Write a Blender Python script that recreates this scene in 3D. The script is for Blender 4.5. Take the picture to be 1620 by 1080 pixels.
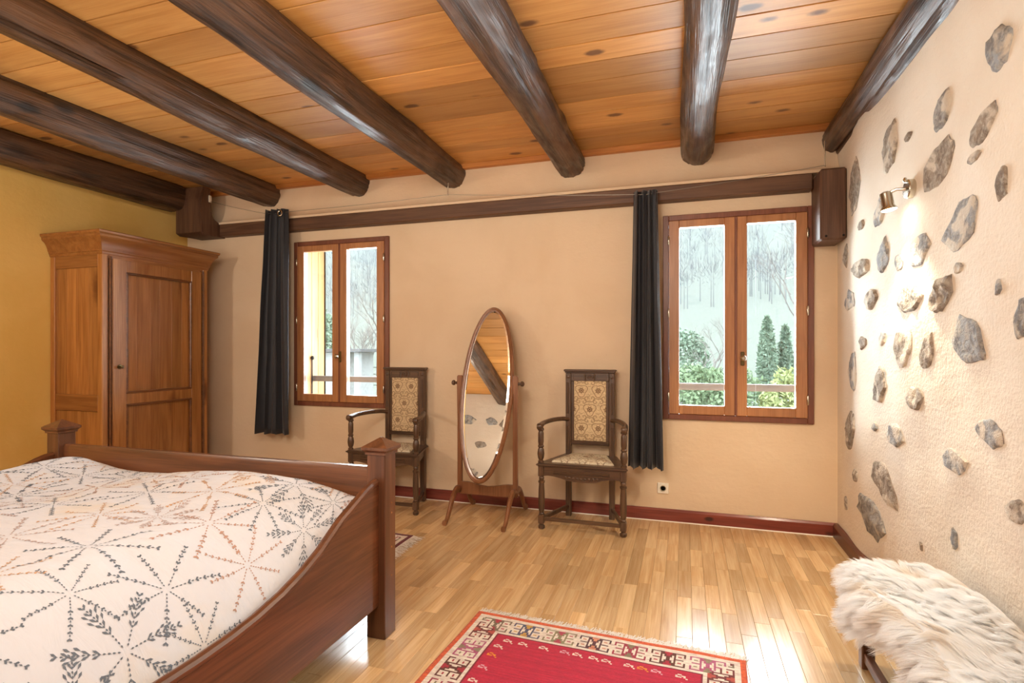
import bpy, bmesh, math, random
import numpy as np
from mathutils import Vector, Matrix, noise as mn
R = math.radians
PI = math.pi
random.seed(7); np.random.seed(7)
for o in list(bpy.data.objects): bpy.data.objects.remove(o)
scn = bpy.context.scene
COL = scn.collection

# ------------------------------------------------------------------ camera
cd = bpy.data.cameras.new('camera'); cam = bpy.data.objects.new('camera', cd); COL.objects.link(cam)
cam.location = (0, 0, 1.30); cam.rotation_euler = (R(90), 0, R(17.6))
cd.sensor_width = 36; cd.lens = 860 / 1620 * 36; cd.shift_y = 12 / 1620; cd.clip_start = .02; cd.clip_end = 2000
scn.camera = cam

# ------------------------------------------------------------------ sky
w = bpy.data.worlds.new('sky'); scn.world = w; w.use_nodes = True
nt = w.node_tree; nt.nodes.clear()
wo = nt.nodes.new('ShaderNodeOutputWorld'); bg = nt.nodes.new('ShaderNodeBackground')
bg.inputs['Color'].default_value = (.78, .90, 1.0, 1); bg.inputs['Strength'].default_value = 6.5
nt.links.new(bg.outputs[0], wo.inputs[0])

# ------------------------------------------------------------------ exposure
vs = scn.view_settings
vs.view_transform = 'Standard'; vs.look = 'None'; vs.gamma = 1; vs.use_curve_mapping = False
vs.exposure = 0.0

# ------------------------------------------------------------------ unseen lamps of the room, added fill and daylight
def lamp(name, kind, loc, energy, col, radius=.1, rot=None, size=None, spot=None):
    l = bpy.data.lights.new(name, kind); o = bpy.data.objects.new(name, l); COL.objects.link(o)
    o.location = loc; l.energy = energy; l.color = col
    if kind in ('POINT', 'SPOT'): l.shadow_soft_size = radius
    if rot: o.rotation_euler = rot
    if size: l.shape = 'RECTANGLE'; l.size, l.size_y = size
    if spot: l.spot_size = R(spot); l.spot_blend = .6
    return o
WARM = (1.0, .88, .74)
lamp('wall_lamp_light', 'AREA', (-.55, .05, 2.15), 12, WARM, rot=(R(95), 0, R(14)), size=(.3, .3))
lamp('wall_lamp_light', 'AREA', (-4.1, .05, 2.15), 27, WARM, rot=(R(95), 0, R(-12)), size=(.3, .3))
lamp('ceiling_lamp_light', 'AREA', (-1.0, .5, 2.6), 44, (1, .90, .78), rot=(R(58), 0, R(4)), size=(1.2, .5))  # added soft fill from overhead, unseen and without a fixture
lamp('floor_lamp_light', 'AREA', (-1.7, .45, 1.25), 34, (1, .88, .74), rot=(R(158), 0, 0), size=(2.2, .6))  # added unseen fill aimed upward to brighten the ceiling
# daylight portals: sampling guides only, they give no light of their own
for x in (-3.005, .355):
    p = lamp('window_portal', 'AREA', (x, 4.62, 1.535), 1, (1, 1, 1), rot=(R(-90), 0, 0), size=(1.0, 1.5))
    p.data.cycles.is_portal = True

# unseen area lights, added to boost the daylight through each window, from just outside the wall
for x, wd in ((-2.86, .75), (.36, 1.1)):
    lamp('window_daylight', 'AREA', (x, 4.76, 1.62), 172 * wd, (.82, .93, 1.0), rot=(R(-84), 0, 0), size=(wd, 1.7))
# ================================================================== node helpers
class E:
    """a float socket with arithmetic"""
    def __init__(s, nt, v): s.nt = nt; s.v = v
    def op(s, o, *a):
        n = s.nt.nodes.new('ShaderNodeMath'); n.operation = o
        for i, x in enumerate((s,) + a):
            x = x.v if isinstance(x, E) else x
            if isinstance(x, (int, float)): n.inputs[i].default_value = x
            else: s.nt.links.new(x, n.inputs[i])
        return E(s.nt, n.outputs[0])
    def __add__(s, o): return s.op('ADD', o)
    def __sub__(s, o): return s.op('SUBTRACT', o)
    def __mul__(s, o): return s.op('MULTIPLY', o)
    def __truediv__(s, o): return s.op('DIVIDE', o)
    def fract(s): return s.op('FRACT')
    def floor(s): return s.op('FLOOR')
    def abs(s): return s.op('ABSOLUTE')
    def lt(s, o): return s.op('LESS_THAN', o)
    def gt(s, o): return s.op('GREATER_THAN', o)
    def max(s, o): return s.op('MAXIMUM', o)
    def min(s, o): return s.op('MINIMUM', o)
    def sin(s): return s.op('SINE')
    def sqrt(s): return s.op('SQRT')
    def atan2(s, o): return s.op('ARCTAN2', o)
    def smooth(s, a, b):
        n = s.nt.nodes.new('ShaderNodeMapRange'); n.interpolation_type = 'SMOOTHSTEP'
        s.nt.links.new(s.v, n.inputs[0]); n.inputs[1].default_value = a; n.inputs[2].default_value = b
        return E(s.nt, n.outputs[0])

def rgb(h):
    h = h.lstrip('#'); c = [int(h[i:i + 2], 16) / 255 for i in (0, 2, 4)]
    return tuple(x / 12.92 if x <= .04045 else ((x + .055) / 1.055) ** 2.4 for x in c) + (1,)

def newmat(name, rough=.5, spec=.5, coat=0, metal=0):
    m = bpy.data.materials.new(name); m.use_nodes = True
    nt = m.node_tree; b = nt.nodes['Principled BSDF']
    b.inputs['Roughness'].default_value = rough; b.inputs['Specular IOR Level'].default_value = spec
    b.inputs['Coat Weight'].default_value = coat; b.inputs['Coat Roughness'].default_value = .18
    b.inputs['Metallic'].default_value = metal
    return m, nt, b
def setcol(nt, b, c, inp='Base Color'):
    if isinstance(c, (tuple, list)): b.inputs[inp].default_value = c
    else: nt.links.new(c, b.inputs[inp])
def mix(nt, f, a, b, mode='MIX'):
    n = nt.nodes.new('ShaderNodeMix'); n.data_type = 'RGBA'; n.blend_type = mode
    f = f.v if isinstance(f, E) else f
    for x, i in ((f, 0), (a, 6), (b, 7)):
        if isinstance(x, (int, float)): n.inputs[i].default_value = x
        elif isinstance(x, tuple): n.inputs[i].default_value = x
        else: nt.links.new(x, n.inputs[i])
    return n.outputs[2]
def coords(nt, rnd=True):
    tc = nt.nodes.new('ShaderNodeTexCoord'); out = tc.outputs['Object']
    if not rnd: return out, None
    oi = nt.nodes.new('ShaderNodeObjectInfo'); gi = nt.nodes.new('ShaderNodeNewGeometry')
    r = (E(nt, oi.outputs['Random']) + E(nt, gi.outputs['Random Per Island'])).fract()
    mu = nt.nodes.new('ShaderNodeVectorMath'); mu.operation = 'SCALE'; mu.inputs[0].default_value = (17, 11, 23)
    nt.links.new(r.v, mu.inputs['Scale'])
    ad = nt.nodes.new('ShaderNodeVectorMath'); ad.operation = 'ADD'
    nt.links.new(out, ad.inputs[0]); nt.links.new(mu.outputs[0], ad.inputs[1])
    return ad.outputs[0], r
def mapped(nt, v, scale):
    mp = nt.nodes.new('ShaderNodeMapping'); mp.inputs['Scale'].default_value = scale
    nt.links.new(v, mp.inputs[0]); return mp.outputs[0]
def noise(nt, v, scale, detail=4, dist=0, rough=.55):
    n = nt.nodes.new('ShaderNodeTexNoise'); n.inputs['Scale'].default_value = scale
    n.inputs['Detail'].default_value = detail; n.inputs['Distortion'].default_value = dist
    n.inputs['Roughness'].default_value = rough
    nt.links.new(v, n.inputs['Vector']); return E(nt, n.outputs[0])
def bump(nt, b, h, strength, dist=.01):
    n = nt.nodes.new('ShaderNodeBump'); n.inputs['Strength'].default_value = strength; n.inputs['Distance'].default_value = dist
    nt.links.new(h.v, n.inputs['Height']); nt.links.new(n.outputs[0], b.inputs['Normal'])

def wood(name, c1, c2, grain='Z', rough=.4, coat=0., knots=0, rnd=.3, bmp=.25, sc=1., spec=.5, knotcol='#3a2010', saw=0):
    m, nt, b = newmat(name, rough, spec, coat)
    v, r = coords(nt)
    ax = 'XYZ'.index(grain)
    def S(al, ac): s = [ac] * 3; s[ax] = al; return tuple(x * sc for x in s)
    n1 = noise(nt, mapped(nt, v, S(1.1, 13)), 1.0, 5, 1.2)
    n2 = noise(nt, mapped(nt, v, S(3.5, 130)), 1.0, 3, .2)
    n3 = noise(nt, mapped(nt, v, S(.9, 3)), 1.3, 2, 0)
    f = (n1 * .62 + n2 * .38).smooth(.32, .68)
    c = mix(nt, f, rgb(c1), rgb(c2))
    hv = nt.nodes.new('ShaderNodeHueSaturation')
    val = (r - .5) * rnd + 1.0 + (n3 - .5) * .35
    nt.links.new(val.v, hv.inputs['Value']); nt.links.new(c, hv.inputs['Color']); c = hv.outputs[0]
    if knots:
        vo = nt.nodes.new('ShaderNodeTexVoronoi'); vo.inputs['Scale'].default_value = 1
        nt.links.new(mapped(nt, v, S(knots * .75, knots * 1.5)), vo.inputs['Vector'])
        d = E(nt, vo.outputs['Distance']) + (noise(nt, v, 30, 2) - .5) * .05
        k = (d.smooth(.08, .17) - 1) * -1
        c = mix(nt, k * .85, c, rgb(knotcol))
    nt.links.new(c, b.inputs['Base Color'])
    h = n1 * .5 + n2 * .5
    if saw:
        s2 = [3] * 3; s2[ax] = 150
        h = h * .6 + noise(nt, mapped(nt, v, tuple(s2)), 1, 2) * .4
    bump(nt, b, h, bmp, .012 if bmp > .8 else .004)
    if bmp > .8:
        rv = noise(nt, mapped(nt, v, S(2.5, 9)), 1.5, 4, .5).smooth(.3, .7) * .38 + rough - .14
        nt.links.new(rv.v, b.inputs['Roughness'])
    return m

def plaster(name, c, c2, rough=.9, bs=.35, scale=60):
    m, nt, b = newmat(name, rough, .25)
    v, _ = coords(nt, False)
    n = noise(nt, v, 1.6, 5, .4)
    nt.links.new(mix(nt, n.smooth(.3, .7), rgb(c), rgb(c2)), b.inputs['Base Color'])
    h = noise(nt, v, scale, 5) * .35 + noise(nt, mapped(nt, v, (1, 1, 2.5)), 5, 4) * .65
    bump(nt, b, h, bs, .02)
    return m
def plain(name, c, rough=.5, metal=0, spec=.5, coat=0, var=.0):
    m, nt, b = newmat(name, rough, spec, coat, metal)
    c = rgb(c)
    if var:
        v, r = coords(nt)
        n = noise(nt, v, 9, 4)
        c2 = tuple(x * (1 - var) for x in c[:3]) + (1,)
        nt.links.new(mix(nt, n.smooth(.3, .7), c, c2), b.inputs['Base Color'])
    else: b.inputs['Base Color'].default_value = c
    return m

M = {}
M['ceil'] = wood('honey pine boards', '#bd8240', '#d39c58', 'X', .5, 0, knots=3.2, rnd=.45, bmp=.2, saw=1, knotcol='#5a3216')
M['trimceil'] = wood('reddish pine trim', '#b06a2c', '#c98643', 'X', .5, knots=2, rnd=.1)
M['log'] = wood('dark stained log', '#22140b', '#6b4b32', 'Y', .44, .08, knots=2.6, rnd=.25, bmp=1.0, spec=.6, knotcol='#140a06')
M['beam'] = wood('dark planed beam', '#4c3020', '#6f4e36', 'X', .55, knots=1.2, rnd=.1, bmp=.2)
M['corbel'] = wood('dark planed corbel', '#4c3020', '#6a4a34', 'Z', .55, rnd=.1, bmp=.2)
M['back'] = plaster('peach lime plaster', '#e3cbad', '#dcc2a2', .9, .22, 40)
M['yellow'] = plaster('yellow lime plaster', '#e9c272', '#e0b662', .9, .25, 30)
M['rightp'] = plaster('rough cream render', '#ece0cf', '#e5d6c2', .92, .6, 70)
M['oak'] = wood('oak parquet', '#c39a68', '#dfbe90', 'Y', .22, .3, rnd=.34, bmp=.06, sc=1.0, spec=.5)
M['skirt'] = wood('red brown knotty skirting', '#6a2a20', '#874032', 'X', .35, .2, knots=5, rnd=.1, bmp=.15, knotcol='#250a08')
M['skirty'] = wood('dark brown skirting', '#4f2214', '#6b3320', 'Y', .4, .2, knots=3, rnd=.1)
M['sash'] = wood('varnished sash', '#9c6640', '#b98154', 'Z', .35, .2, rnd=.12, bmp=.1)
M['frame'] = wood('red brown window frame', '#6a3a28', '#804c36', 'Z', .4, .2, rnd=.1, bmp=.1)
M['cherryZ'] = wood('cherry wood', '#8c5626', '#b27a42', 'Z', .34, .25, rnd=.3, bmp=.08, knots=1.1, knotcol='#5a2a0e')
M['cherryY'] = wood('cherry wood rail', '#7e4a20', '#a06a38', 'Y', .34, .25, rnd=.15, bmp=.08)
M['cherryX'] = wood('cherry wood side rail', '#7e4a20', '#a06a38', 'X', .34, .25, rnd=.15, bmp=.08)
M['patina'] = wood('dark waxed moulding', '#5e3518', '#83522b', 'Y', .34, .25, rnd=.1, bmp=.08)  # wax tone, darkened further to put shade lines round the panels
M['bedX'] = wood('walnut footboard', '#54301a', '#7a4a2c', 'X', .34, .25, rnd=.1, bmp=.08, knots=1.3, knotcol='#2c1208')
M['bedY'] = wood('walnut side rail', '#54301a', '#7a4a2c', 'Y', .4, .12, rnd=.1, bmp=.08, knots=2.4, knotcol='#2c1208')
M['bedZ'] = wood('walnut post', '#54321e', '#764a30', 'Z', .34, .25, rnd=.1, bmp=.08)
M['oakdark'] = wood('dark carved oak', '#3c291c', '#664a34', 'Z', .4, .2, rnd=.1, bmp=.2)
M['oakdarkX'] = wood('dark carved oak rail', '#3c291c', '#664a34', 'X', .4, .2, rnd=.1, bmp=.2)
M['cheval'] = wood('mid brown mirror wood', '#724628', '#936240', 'Z', .38, .25, rnd=.1, bmp=.1)
M['chrome'] = plain('brushed nickel', '#c9c2b4', .25, 1)
M['iron'] = plain('dark iron', '#2a2624', .5, .8)
M['knobm'] = plain('aged brass', '#6b5a3c', .35, 1)
M['white'] = plain('white plastic', '#efe7d6', .4)
M['hole'] = plain('socket well', '#b9ab92', .5)
M['dark'] = plain('dark gap', '#1a120c', .8)
M['mirror'] = plain('mirror silver', '#f2f0ea', .0, 1)
M['wire'] = plain('steel wire', '#8c8478', .35, 1)
M['concrete'] = plain('grey concrete', '#b0aeaa', .9, var=.2, spec=0)
M['greywood'] = wood('weathered rail', '#585654', '#696664', 'X', .8, rnd=.1)
M['shutter'] = wood('pine shutter', '#8a6034', '#a27848', 'Z', .6, rnd=.25, knots=2.2)

# curtain cloth
m, nt, b = newmat('black curtain cloth', .55, .35); M['curtain'] = m
b.inputs['Base Color'].default_value = rgb('#26262b'); b.inputs['Sheen Weight'].default_value = .25
v, _ = coords(nt, False); bump(nt, b, noise(nt, v, 300, 2), .1, .002)
# glass
m = bpy.data.materials.new('window glass'); m.use_nodes = True; M['glass'] = m
nt = m.node_tree; nt.nodes.clear()
out = nt.nodes.new('ShaderNodeOutputMaterial'); tr = nt.nodes.new('ShaderNodeBsdfTransparent'); gl = nt.nodes.new('ShaderNodeBsdfGlossy')
gl.inputs['Roughness'].default_value = .01; mx = nt.nodes.new('ShaderNodeMixShader'); fr = nt.nodes.new('ShaderNodeFresnel'); fr.inputs[0].default_value = 1.45
tr.inputs[0].default_value = (.97, .985, .985, 1)
nt.links.new(fr.outputs[0], mx.inputs[0]); nt.links.new(tr.outputs[0], mx.inputs[1]); nt.links.new(gl.outputs[0], mx.inputs[2]); nt.links.new(mx.outputs[0], out.inputs[0])
# bulb
m, nt, b = newmat('lit bulb'); M['bulb'] = m
b.inputs['Emission Color'].default_value = (1, .86, .62, 1); b.inputs['Emission Strength'].default_value = 40
# wall stones
m, nt, b = newmat('field stone', .95, .15); M['stone'] = m
v, r = coords(nt)
n = noise(nt, v, 11, 7, .8, .65); n2 = noise(nt, v, 38, 5, .3, .65); n3 = noise(nt, v, 7, 5, .6)
c = mix(nt, r.smooth(.3, .7), rgb('#a89786'), rgb('#aaacae'))
c = mix(nt, n.smooth(.40, .60), mix(nt, .6, c, rgb('#65594f')), c)
c = mix(nt, n2.smooth(.45, .62) * .55, c, rgb('#c9bfb0'))
c = mix(nt, n3.smooth(.50, .60) * .85, c, rgb('#e2d5c2'))
nt.links.new(c, b.inputs['Base Color']); bump(nt, b, n * .5 + n2 * .5, 1.0, .03)
# duvet cloth
m, nt, b = newmat('printed cotton', .85, .2); M['duvet'] = m
v, _ = coords(nt, False); n = noise(nt, v, 3.2, 3, .3)
nt.links.new(mix(nt, n.smooth(.5, .72), rgb('#d8dae0'), rgb('#dcd4ca')), b.inputs['Base Color'])
b.inputs['Sheen Weight'].default_value = .1
bump(nt, b, noise(nt, mapped(nt, v, (2, 9, 2)), 1.6, 4, 1.0), .2, .03)
for k, c in (('slate', '#6f7781'), ('rust', '#ba9584'), ('orange', '#cca27c'), ('pink', '#bfa8a0')):
    M[k] = plain(k + ' print', c, .9, spec=.1)
# fleece
m = bpy.data.materials.new('white sheep fleece'); m.use_nodes = True; M['fleece'] = m
nt = m.node_tree; nt.nodes.clear()
out = nt.nodes.new('ShaderNodeOutputMaterial'); df = nt.nodes.new('ShaderNodeBsdfDiffuse'); tl = nt.nodes.new('ShaderNodeBsdfTranslucent'); mx = nt.nodes.new('ShaderNodeMixShader')
at = nt.nodes.new('ShaderNodeAttribute'); at.attribute_name = 'tuft'
cc = mix(nt, E(nt, at.outputs['Fac']), (.98, .975, .97, 1), rgb('#eeddc8'))
nt.links.new(cc, df.inputs[0]); nt.links.new(cc, tl.inputs[0]); mx.inputs[0].default_value = .45
nt.links.new(df.outputs[0], mx.inputs[1]); nt.links.new(tl.outputs[0], mx.inputs[2]); nt.links.new(mx.outputs[0], out.inputs[0])
# rug
m, nt, b = newmat('knotted wool', .95, .1); M['rug'] = m
at = nt.nodes.new('ShaderNodeAttribute'); at.attribute_name = 'weave'
v, _ = coords(nt, False); n = noise(nt, mapped(nt, v, (12, 45, 10)), 2.0, 4, .4)
c = mix(nt, n.smooth(.35, .7) * .35, at.outputs['Color'], (.25, .02, .05, 1))
nt.links.new(c, b.inputs['Base Color']); bump(nt, b, noise(nt, v, 220, 3), .6, .004)
b.inputs['Sheen Weight'].default_value = .15
M['fringe'] = plain('cream wool fringe', '#e6ddd2', .9, spec=.1)
# tapestry with flowers and scrolls
def tapestry(name, ax, ay, base='#d8bf98'):
    m, nt, b = newmat(name, .9, .15)
    v, _ = coords(nt, False); sp = nt.nodes.new('ShaderNodeSeparateXYZ'); nt.links.new(v, sp.inputs[0])
    x = E(nt, sp.outputs[ax]); y = E(nt, sp.outputs[ay])
    w_, h_ = .13, .29
    def cell(dx, dy):
        fx = ((x + dx) / w_).fract() * w_ - w_ / 2
        fy = ((y + dy) / h_).fract() * h_ - h_ / 2
        return fx, fy
    tot = None
    for dx, dy in ((w_ / 2, .18), (0, .18 + h_ / 2)):
        fx, fy = cell(dx, dy)
        r = (fx * fx + fy * fy).sqrt(); a = fy.atan2(fx)
        pet = r - ((a * 7).sin() * .005 + .022)
        fl = pet.lt(0) * (((r * 520).sin() * .3) + .7)
        ring = ((r - .044 - (a * 3).sin() * .008).abs()).lt(.0028) * .75
        g2x = fx.abs() - .045
        g2y = fy.abs() - .06
        r2 = (g2x * g2x + g2y * g2y).sqrt()
        sc = ((r2 * 260 + g2y.atan2(g2x) * 1.0).sin()).gt(.55) * r2.lt(.034) * .6
        t = fl.max(ring).max(sc)
        tot = t if tot is None else tot.max(t)
    n = noise(nt, v, 60, 2, 1.5)
    tot = tot.max((n - .5).abs().lt(.025) * .55).min(1)
    c = mix(nt, tot, rgb(base), rgb('#6b4a36'))
    nt.links.new(c, b.inputs['Base Color']); bump(nt, b, noise(nt, v, 400, 2), .3, .002)
    return m
M['tapback'] = tapestry('flowered tapestry', 0, 2)
M['tapseat'] = tapestry('flowered tapestry of seat', 0, 1, '#d8cbb0')

# ================================================================== mesh helpers
def box(bm, x0, x1, y0, y1, z0, z1, bev=0., rot=None):
    r = bmesh.ops.create_cube(bm, size=1); vs = r['verts']
    for v in vs:
        v.co = Vector(((x0 + x1) / 2 + v.co.x * (x1 - x0), (y0 + y1) / 2 + v.co.y * (y1 - y0), (z0 + z1) / 2 + v.co.z * (z1 - z0)))
    if bev:
        es = list({e for v in vs for e in v.link_edges})
        bmesh.ops.bevel(bm, geom=es, offset=bev, segments=1, affect='EDGES')
    return bm
def lathe(bm, prof, cx=0, cy=0, segs=14, a0=0., mtx=None):
    rings = []
    for r, z in prof:
        ring = []
        for k in range(segs):
            a = a0 + 2 * PI * k / segs
            p = Vector((cx + r * math.cos(a), cy + r * math.sin(a), z))
            ring.append(bm.verts.new(mtx @ p if mtx else p))
        rings.append(ring)
    for a, b2 in zip(rings, rings[1:]):
        for k in range(segs):
            bm.faces.new((a[k], a[(k + 1) % segs], b2[(k + 1) % segs], b2[k]))
    bm.faces.new(rings[0][::-1]); bm.faces.new(rings[-1])
    return bm
def tube(bm, pts, rad, segs=8, sx=1., up=None):
    pts = [Vector(p) for p in pts]; n = len(pts)
    if not isinstance(rad, (list, tuple)): rad = [rad] * n
    rings = []; prev = None
    for i, p in enumerate(pts):
        t = (pts[min(i + 1, n - 1)] - pts[max(i - 1, 0)]).normalized()
        if prev is None:
            u = Vector(up) if up else (Vector((0, 0, 1)) if abs(t.z) < .9 else Vector((1, 0, 0)))
        else: u = prev
        u = (u - t * u.dot(t)).normalized(); prev = u; s = t.cross(u)
        rings.append([bm.verts.new(p + (u * math.cos(2 * PI * k / segs) + s * math.sin(2 * PI * k / segs) * sx) * rad[i]) for k in range(segs)])
    for a, b2 in zip(rings, rings[1:]):
        for k in range(segs): bm.faces.new((a[k], a[(k + 1) % segs], b2[(k + 1) % segs], b2[k]))
    bm.faces.new(rings[0][::-1]); bm.faces.new(rings[-1])
    return bm
def prism(bm, poly, axis, d0, d1, bev=0.):
    """polygon in the plane across `axis`, pushed along it from d0 to d1"""
    def P(a, b2, d):
        return {'x': (d, a, b2), 'y': (a, d, b2), 'z': (a, b2, d)}[axis]
    A = [bm.verts.new(P(a, b2, d0)) for a, b2 in poly]; B = [bm.verts.new(P(a, b2, d1)) for a, b2 in poly]
    n = len(poly)
    fs = [bm.faces.new(A[::-1]), bm.faces.new(B)]
    for k in range(n): fs.append(bm.faces.new((A[k], A[(k + 1) % n], B[(k + 1) % n], B[k])))
    if bev:
        es = [e for f in fs[:2] for e in f.edges]
        bmesh.ops.bevel(bm, geom=es, offset=bev, segments=2, affect='EDGES')
    return bm
def NB(): return bmesh.new()
LOC = {}
def mesh_of(bm, name, mats, ang=35):
    bmesh.ops.recalc_face_normals(bm, faces=bm.faces)
    me = bpy.data.meshes.new(name); bm.to_mesh(me); bm.free()
    for q in (mats if isinstance(mats, (list, tuple)) else [mats]): me.materials.append(q)
    if ang:
        me.polygons.foreach_set('use_smooth', [True] * len(me.polygons))
        me.set_sharp_from_angle(angle=R(ang))
    return me
def obj(name, bm, mat, parent=None, world=True, ang=35):
    """one mesh object; with world=True the bmesh is in room coordinates and is moved to its parent's frame"""
    me = mesh_of(bm, name, mat, ang) if isinstance(bm, bmesh.types.BMesh) else bm
    o = bpy.data.objects.new(name, me); COL.objects.link(o)
    if parent is not None:
        o.parent = parent
        if world: me.transform(Matrix.Translation(-LOC.get(parent.name, Vector((0, 0, 0)))))
        LOC[o.name] = LOC.get(parent.name, Vector((0, 0, 0)))
    return o
def place(o, loc):
    """move a top-level mesh's origin to loc, keeping it where it is"""
    o.data.transform(Matrix.Translation(-Vector(loc))); o.location = loc; LOC[o.name] = Vector(loc); return o
def tag(o, label=None, cat=None, group=None, kind=None):
    if label: o['label'] = label
    if cat: o['category'] = cat
    if group: o['group'] = group
    if kind: o['kind'] = kind
    return o
def thing(name, loc, label, cat, group=None, kind=None):
    o = bpy.data.objects.new(name, None); COL.objects.link(o); o.location = loc; o.empty_display_size = .1
    LOC[o.name] = Vector(loc); return tag(o, label, cat, group, kind)
def copy_tree(o, parent=None):
    c = o.copy(); COL.objects.link(c)
    if parent is not None: c.parent = parent
    for ch in list(o.children): copy_tree(ch, c)
    return c
def pymesh(name, verts, faces, mats, smooth=False):
    me = bpy.data.meshes.new(name)
    verts = np.asarray(verts, dtype=np.float32).reshape(-1, 3)
    faces = np.asarray(faces, dtype=np.int32); k = faces.shape[1]
    me.vertices.add(len(verts)); me.vertices.foreach_set('co', verts.ravel())
    me.loops.add(faces.size); me.loops.foreach_set('vertex_index', faces.ravel())
    me.polygons.add(len(faces)); me.polygons.foreach_set('loop_start', np.arange(0, faces.size, k, dtype=np.int32))
    me.polygons.foreach_set('loop_total', np.full(len(faces), k, dtype=np.int32))
    if smooth: me.polygons.foreach_set('use_smooth', np.ones(len(faces), dtype=bool))
    for q in (mats if isinstance(mats, (list, tuple)) else [mats]): me.materials.append(q)
    me.update(calc_edges=True); me.validate()
    return me

# ================================================================== THE ROOM
XL, XR, YB, YF, ZC = -4.83, 1.01, -.25, 4.283, 2.855
WIN = [(-3.51, -2.50), (-.155, .865)]; WZ0, WZ1 = .772, 2.305

# back wall with two openings
bm = NB()
xs = [XL - .3, WIN[0][0], WIN[0][1], WIN[1][0], WIN[1][1], XR + .35]; T = .27
for i in range(5):
    a, b_ = xs[i], xs[i + 1]
    if i in (1, 3):
        box(bm, a, b_, YF, YF + T, -.1, WZ0); box(bm, a, b_, YF, YF + T, WZ1, ZC + .2)
    else: box(bm, a, b_, YF, YF + T, -.1, ZC + .2)
# plaster swelling out to the top of the wall beam
cov = [(YF + .01, 2.80)] + [(YF - .088 * (1 - math.cos(k / 8 * PI / 2)), 2.80 - (2.80 - 2.535) * math.sin(k / 8 * PI / 2)) for k in range(9)] + [(YF - .088, 2.515), (YF + .01, 2.515)]
prism(bm, cov, 'x', -4.334, XR)
wall_back = tag(obj('wall_back', bm, M['back']), 'peach plaster back wall with two windows', 'wall', kind='structure')
bm = NB(); box(bm, XL - .3, XL, YB - .3, YF, -.1, ZC + .2)
tag(obj('wall_left', bm, M['yellow']), 'yellow plaster wall behind the armoire', 'wall', kind='structure')
bm = NB(); box(bm, XL, XR, YB - .3, YB, -.1, ZC + .2)
wall_front = tag(obj('wall_front', bm, M['rightp']), 'cream rendered stone wall opposite the windows', 'wall', kind='structure')

# right wall: uneven render
def wall_x(y, z):
    p = Vector((0, y * 1.3, z * 1.3)); d = mn.noise(p) * .020 + mn.noise(p * 3.1) * .008
    d += .018 * math.exp(-((y - 3.72) / .22) ** 2)                 # slight swelling beside the corner
    return XR + .004 - d * min(1, max(.0, (YF - y) / .3))
NY, NZ = 150, 96
vv = []; ff = []
for j in range(NZ + 1):
    for i in range(NY + 1):
        y = YB + (YF - YB) * i / NY; z = (ZC + .1) * j / NZ
        vv.append((wall_x(y, z), y, z))
for j in range(NZ):
    for i in range(NY):
        a = j * (NY + 1) + i; ff.append((a, a + 1, a + NY + 2, a + NY + 1))
n0 = len(vv)
for (y, z) in ((YB, 0), (YF, 0), (YF, ZC + .1), (YB, ZC + .1)): vv.append((XR + .3, y, z))
ff.append((n0, n0 + 3, n0 + 2, n0 + 1))
c00, c10, c11, c01 = 0, NY, NZ * (NY + 1) + NY, NZ * (NY + 1)
ff += [(c00, n0, n0 + 1, c10), (c10, n0 + 1, n0 + 2, c11), (c11, n0 + 2, n0 + 3, c01), (c01, n0 + 3, n0, c00)]
me = pymesh('wall_right', vv, ff, M['rightp'], True)
wall_right = bpy.data.objects.new('wall_right', me); COL.objects.link(wall_right)
tag(wall_right, 'cream rendered wall with field stones showing through', 'wall', kind='structure')

STONES = [(2.696, 2.291, 0.18, 0.158), (2.33, 2.081, 0.184, 0.125), (3.267, 2.348, 0.202, 0.248), (2.712, 2.073, 0.304, 0.186), (2.202, 1.849, 0.075, 0.14), (3.82, 2.302, 0.26, 0.315), (2.499, 1.779, 0.283, 0.193), (3.398, 2.041, 0.161, 0.171), (3.687, 2.029, 0.12, 0.071), (2.383, 1.996, 0.113, 0.041), (3.043, 2.312, 0.094, 0.048), (2.888, 1.75, 0.259, 0.148), (3.373, 1.796, 0.178, 0.19), (3.687, 1.778, 0.325, 0.131), (3.143, 1.729, 0.118, 0.094), (4.056, 1.907, 0.118, 0.166), (3.02, 1.54, 0.349, 0.15), (2.671, 1.527, 0.176, 0.183), (2.517, 1.612, 0.077, 0.044), (2.252, 1.51, 0.036, 0.056), (3.546, 1.588, 0.198, 0.118), (3.961, 1.607, 0.309, 0.162), (2.116, 1.404, 0.082, 0.14), (2.463, 1.326, 0.293, 0.214), (3.075, 1.3, 0.282, 0.19), (2.8, 1.29, 0.143, 0.165), (3.373, 1.358, 0.109, 0.088), (3.695, 1.341, 0.133, 0.082), (3.945, 1.151, 0.237, 0.265), (3.429, 1.097, 0.195, 0.241), (2.923, 1.075, 0.172, 0.11), (3.941, 0.782, 0.278, 0.241), (3.184, 0.871, 0.261, 0.124), (2.319, 1.014, 0.191, 0.102), (2.57, 0.861, 0.199, 0.09), (3.373, 0.585, 0.326, 0.237), (3.546, 0.359, 0.331, 0.225), (2.586, 0.546, 0.065, 0.083), (2.134, 0.782, 0.122, 0.089), (2.895, 0.411, 0.035, 0.043), (3.787, 0.531, 0.102, 0.085), (4.041, 0.293, 0.088, 0.124), (3.491, 0.871, 0.085, 0.053), (2.248, 2.314, 0.166, 0.171)]
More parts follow.
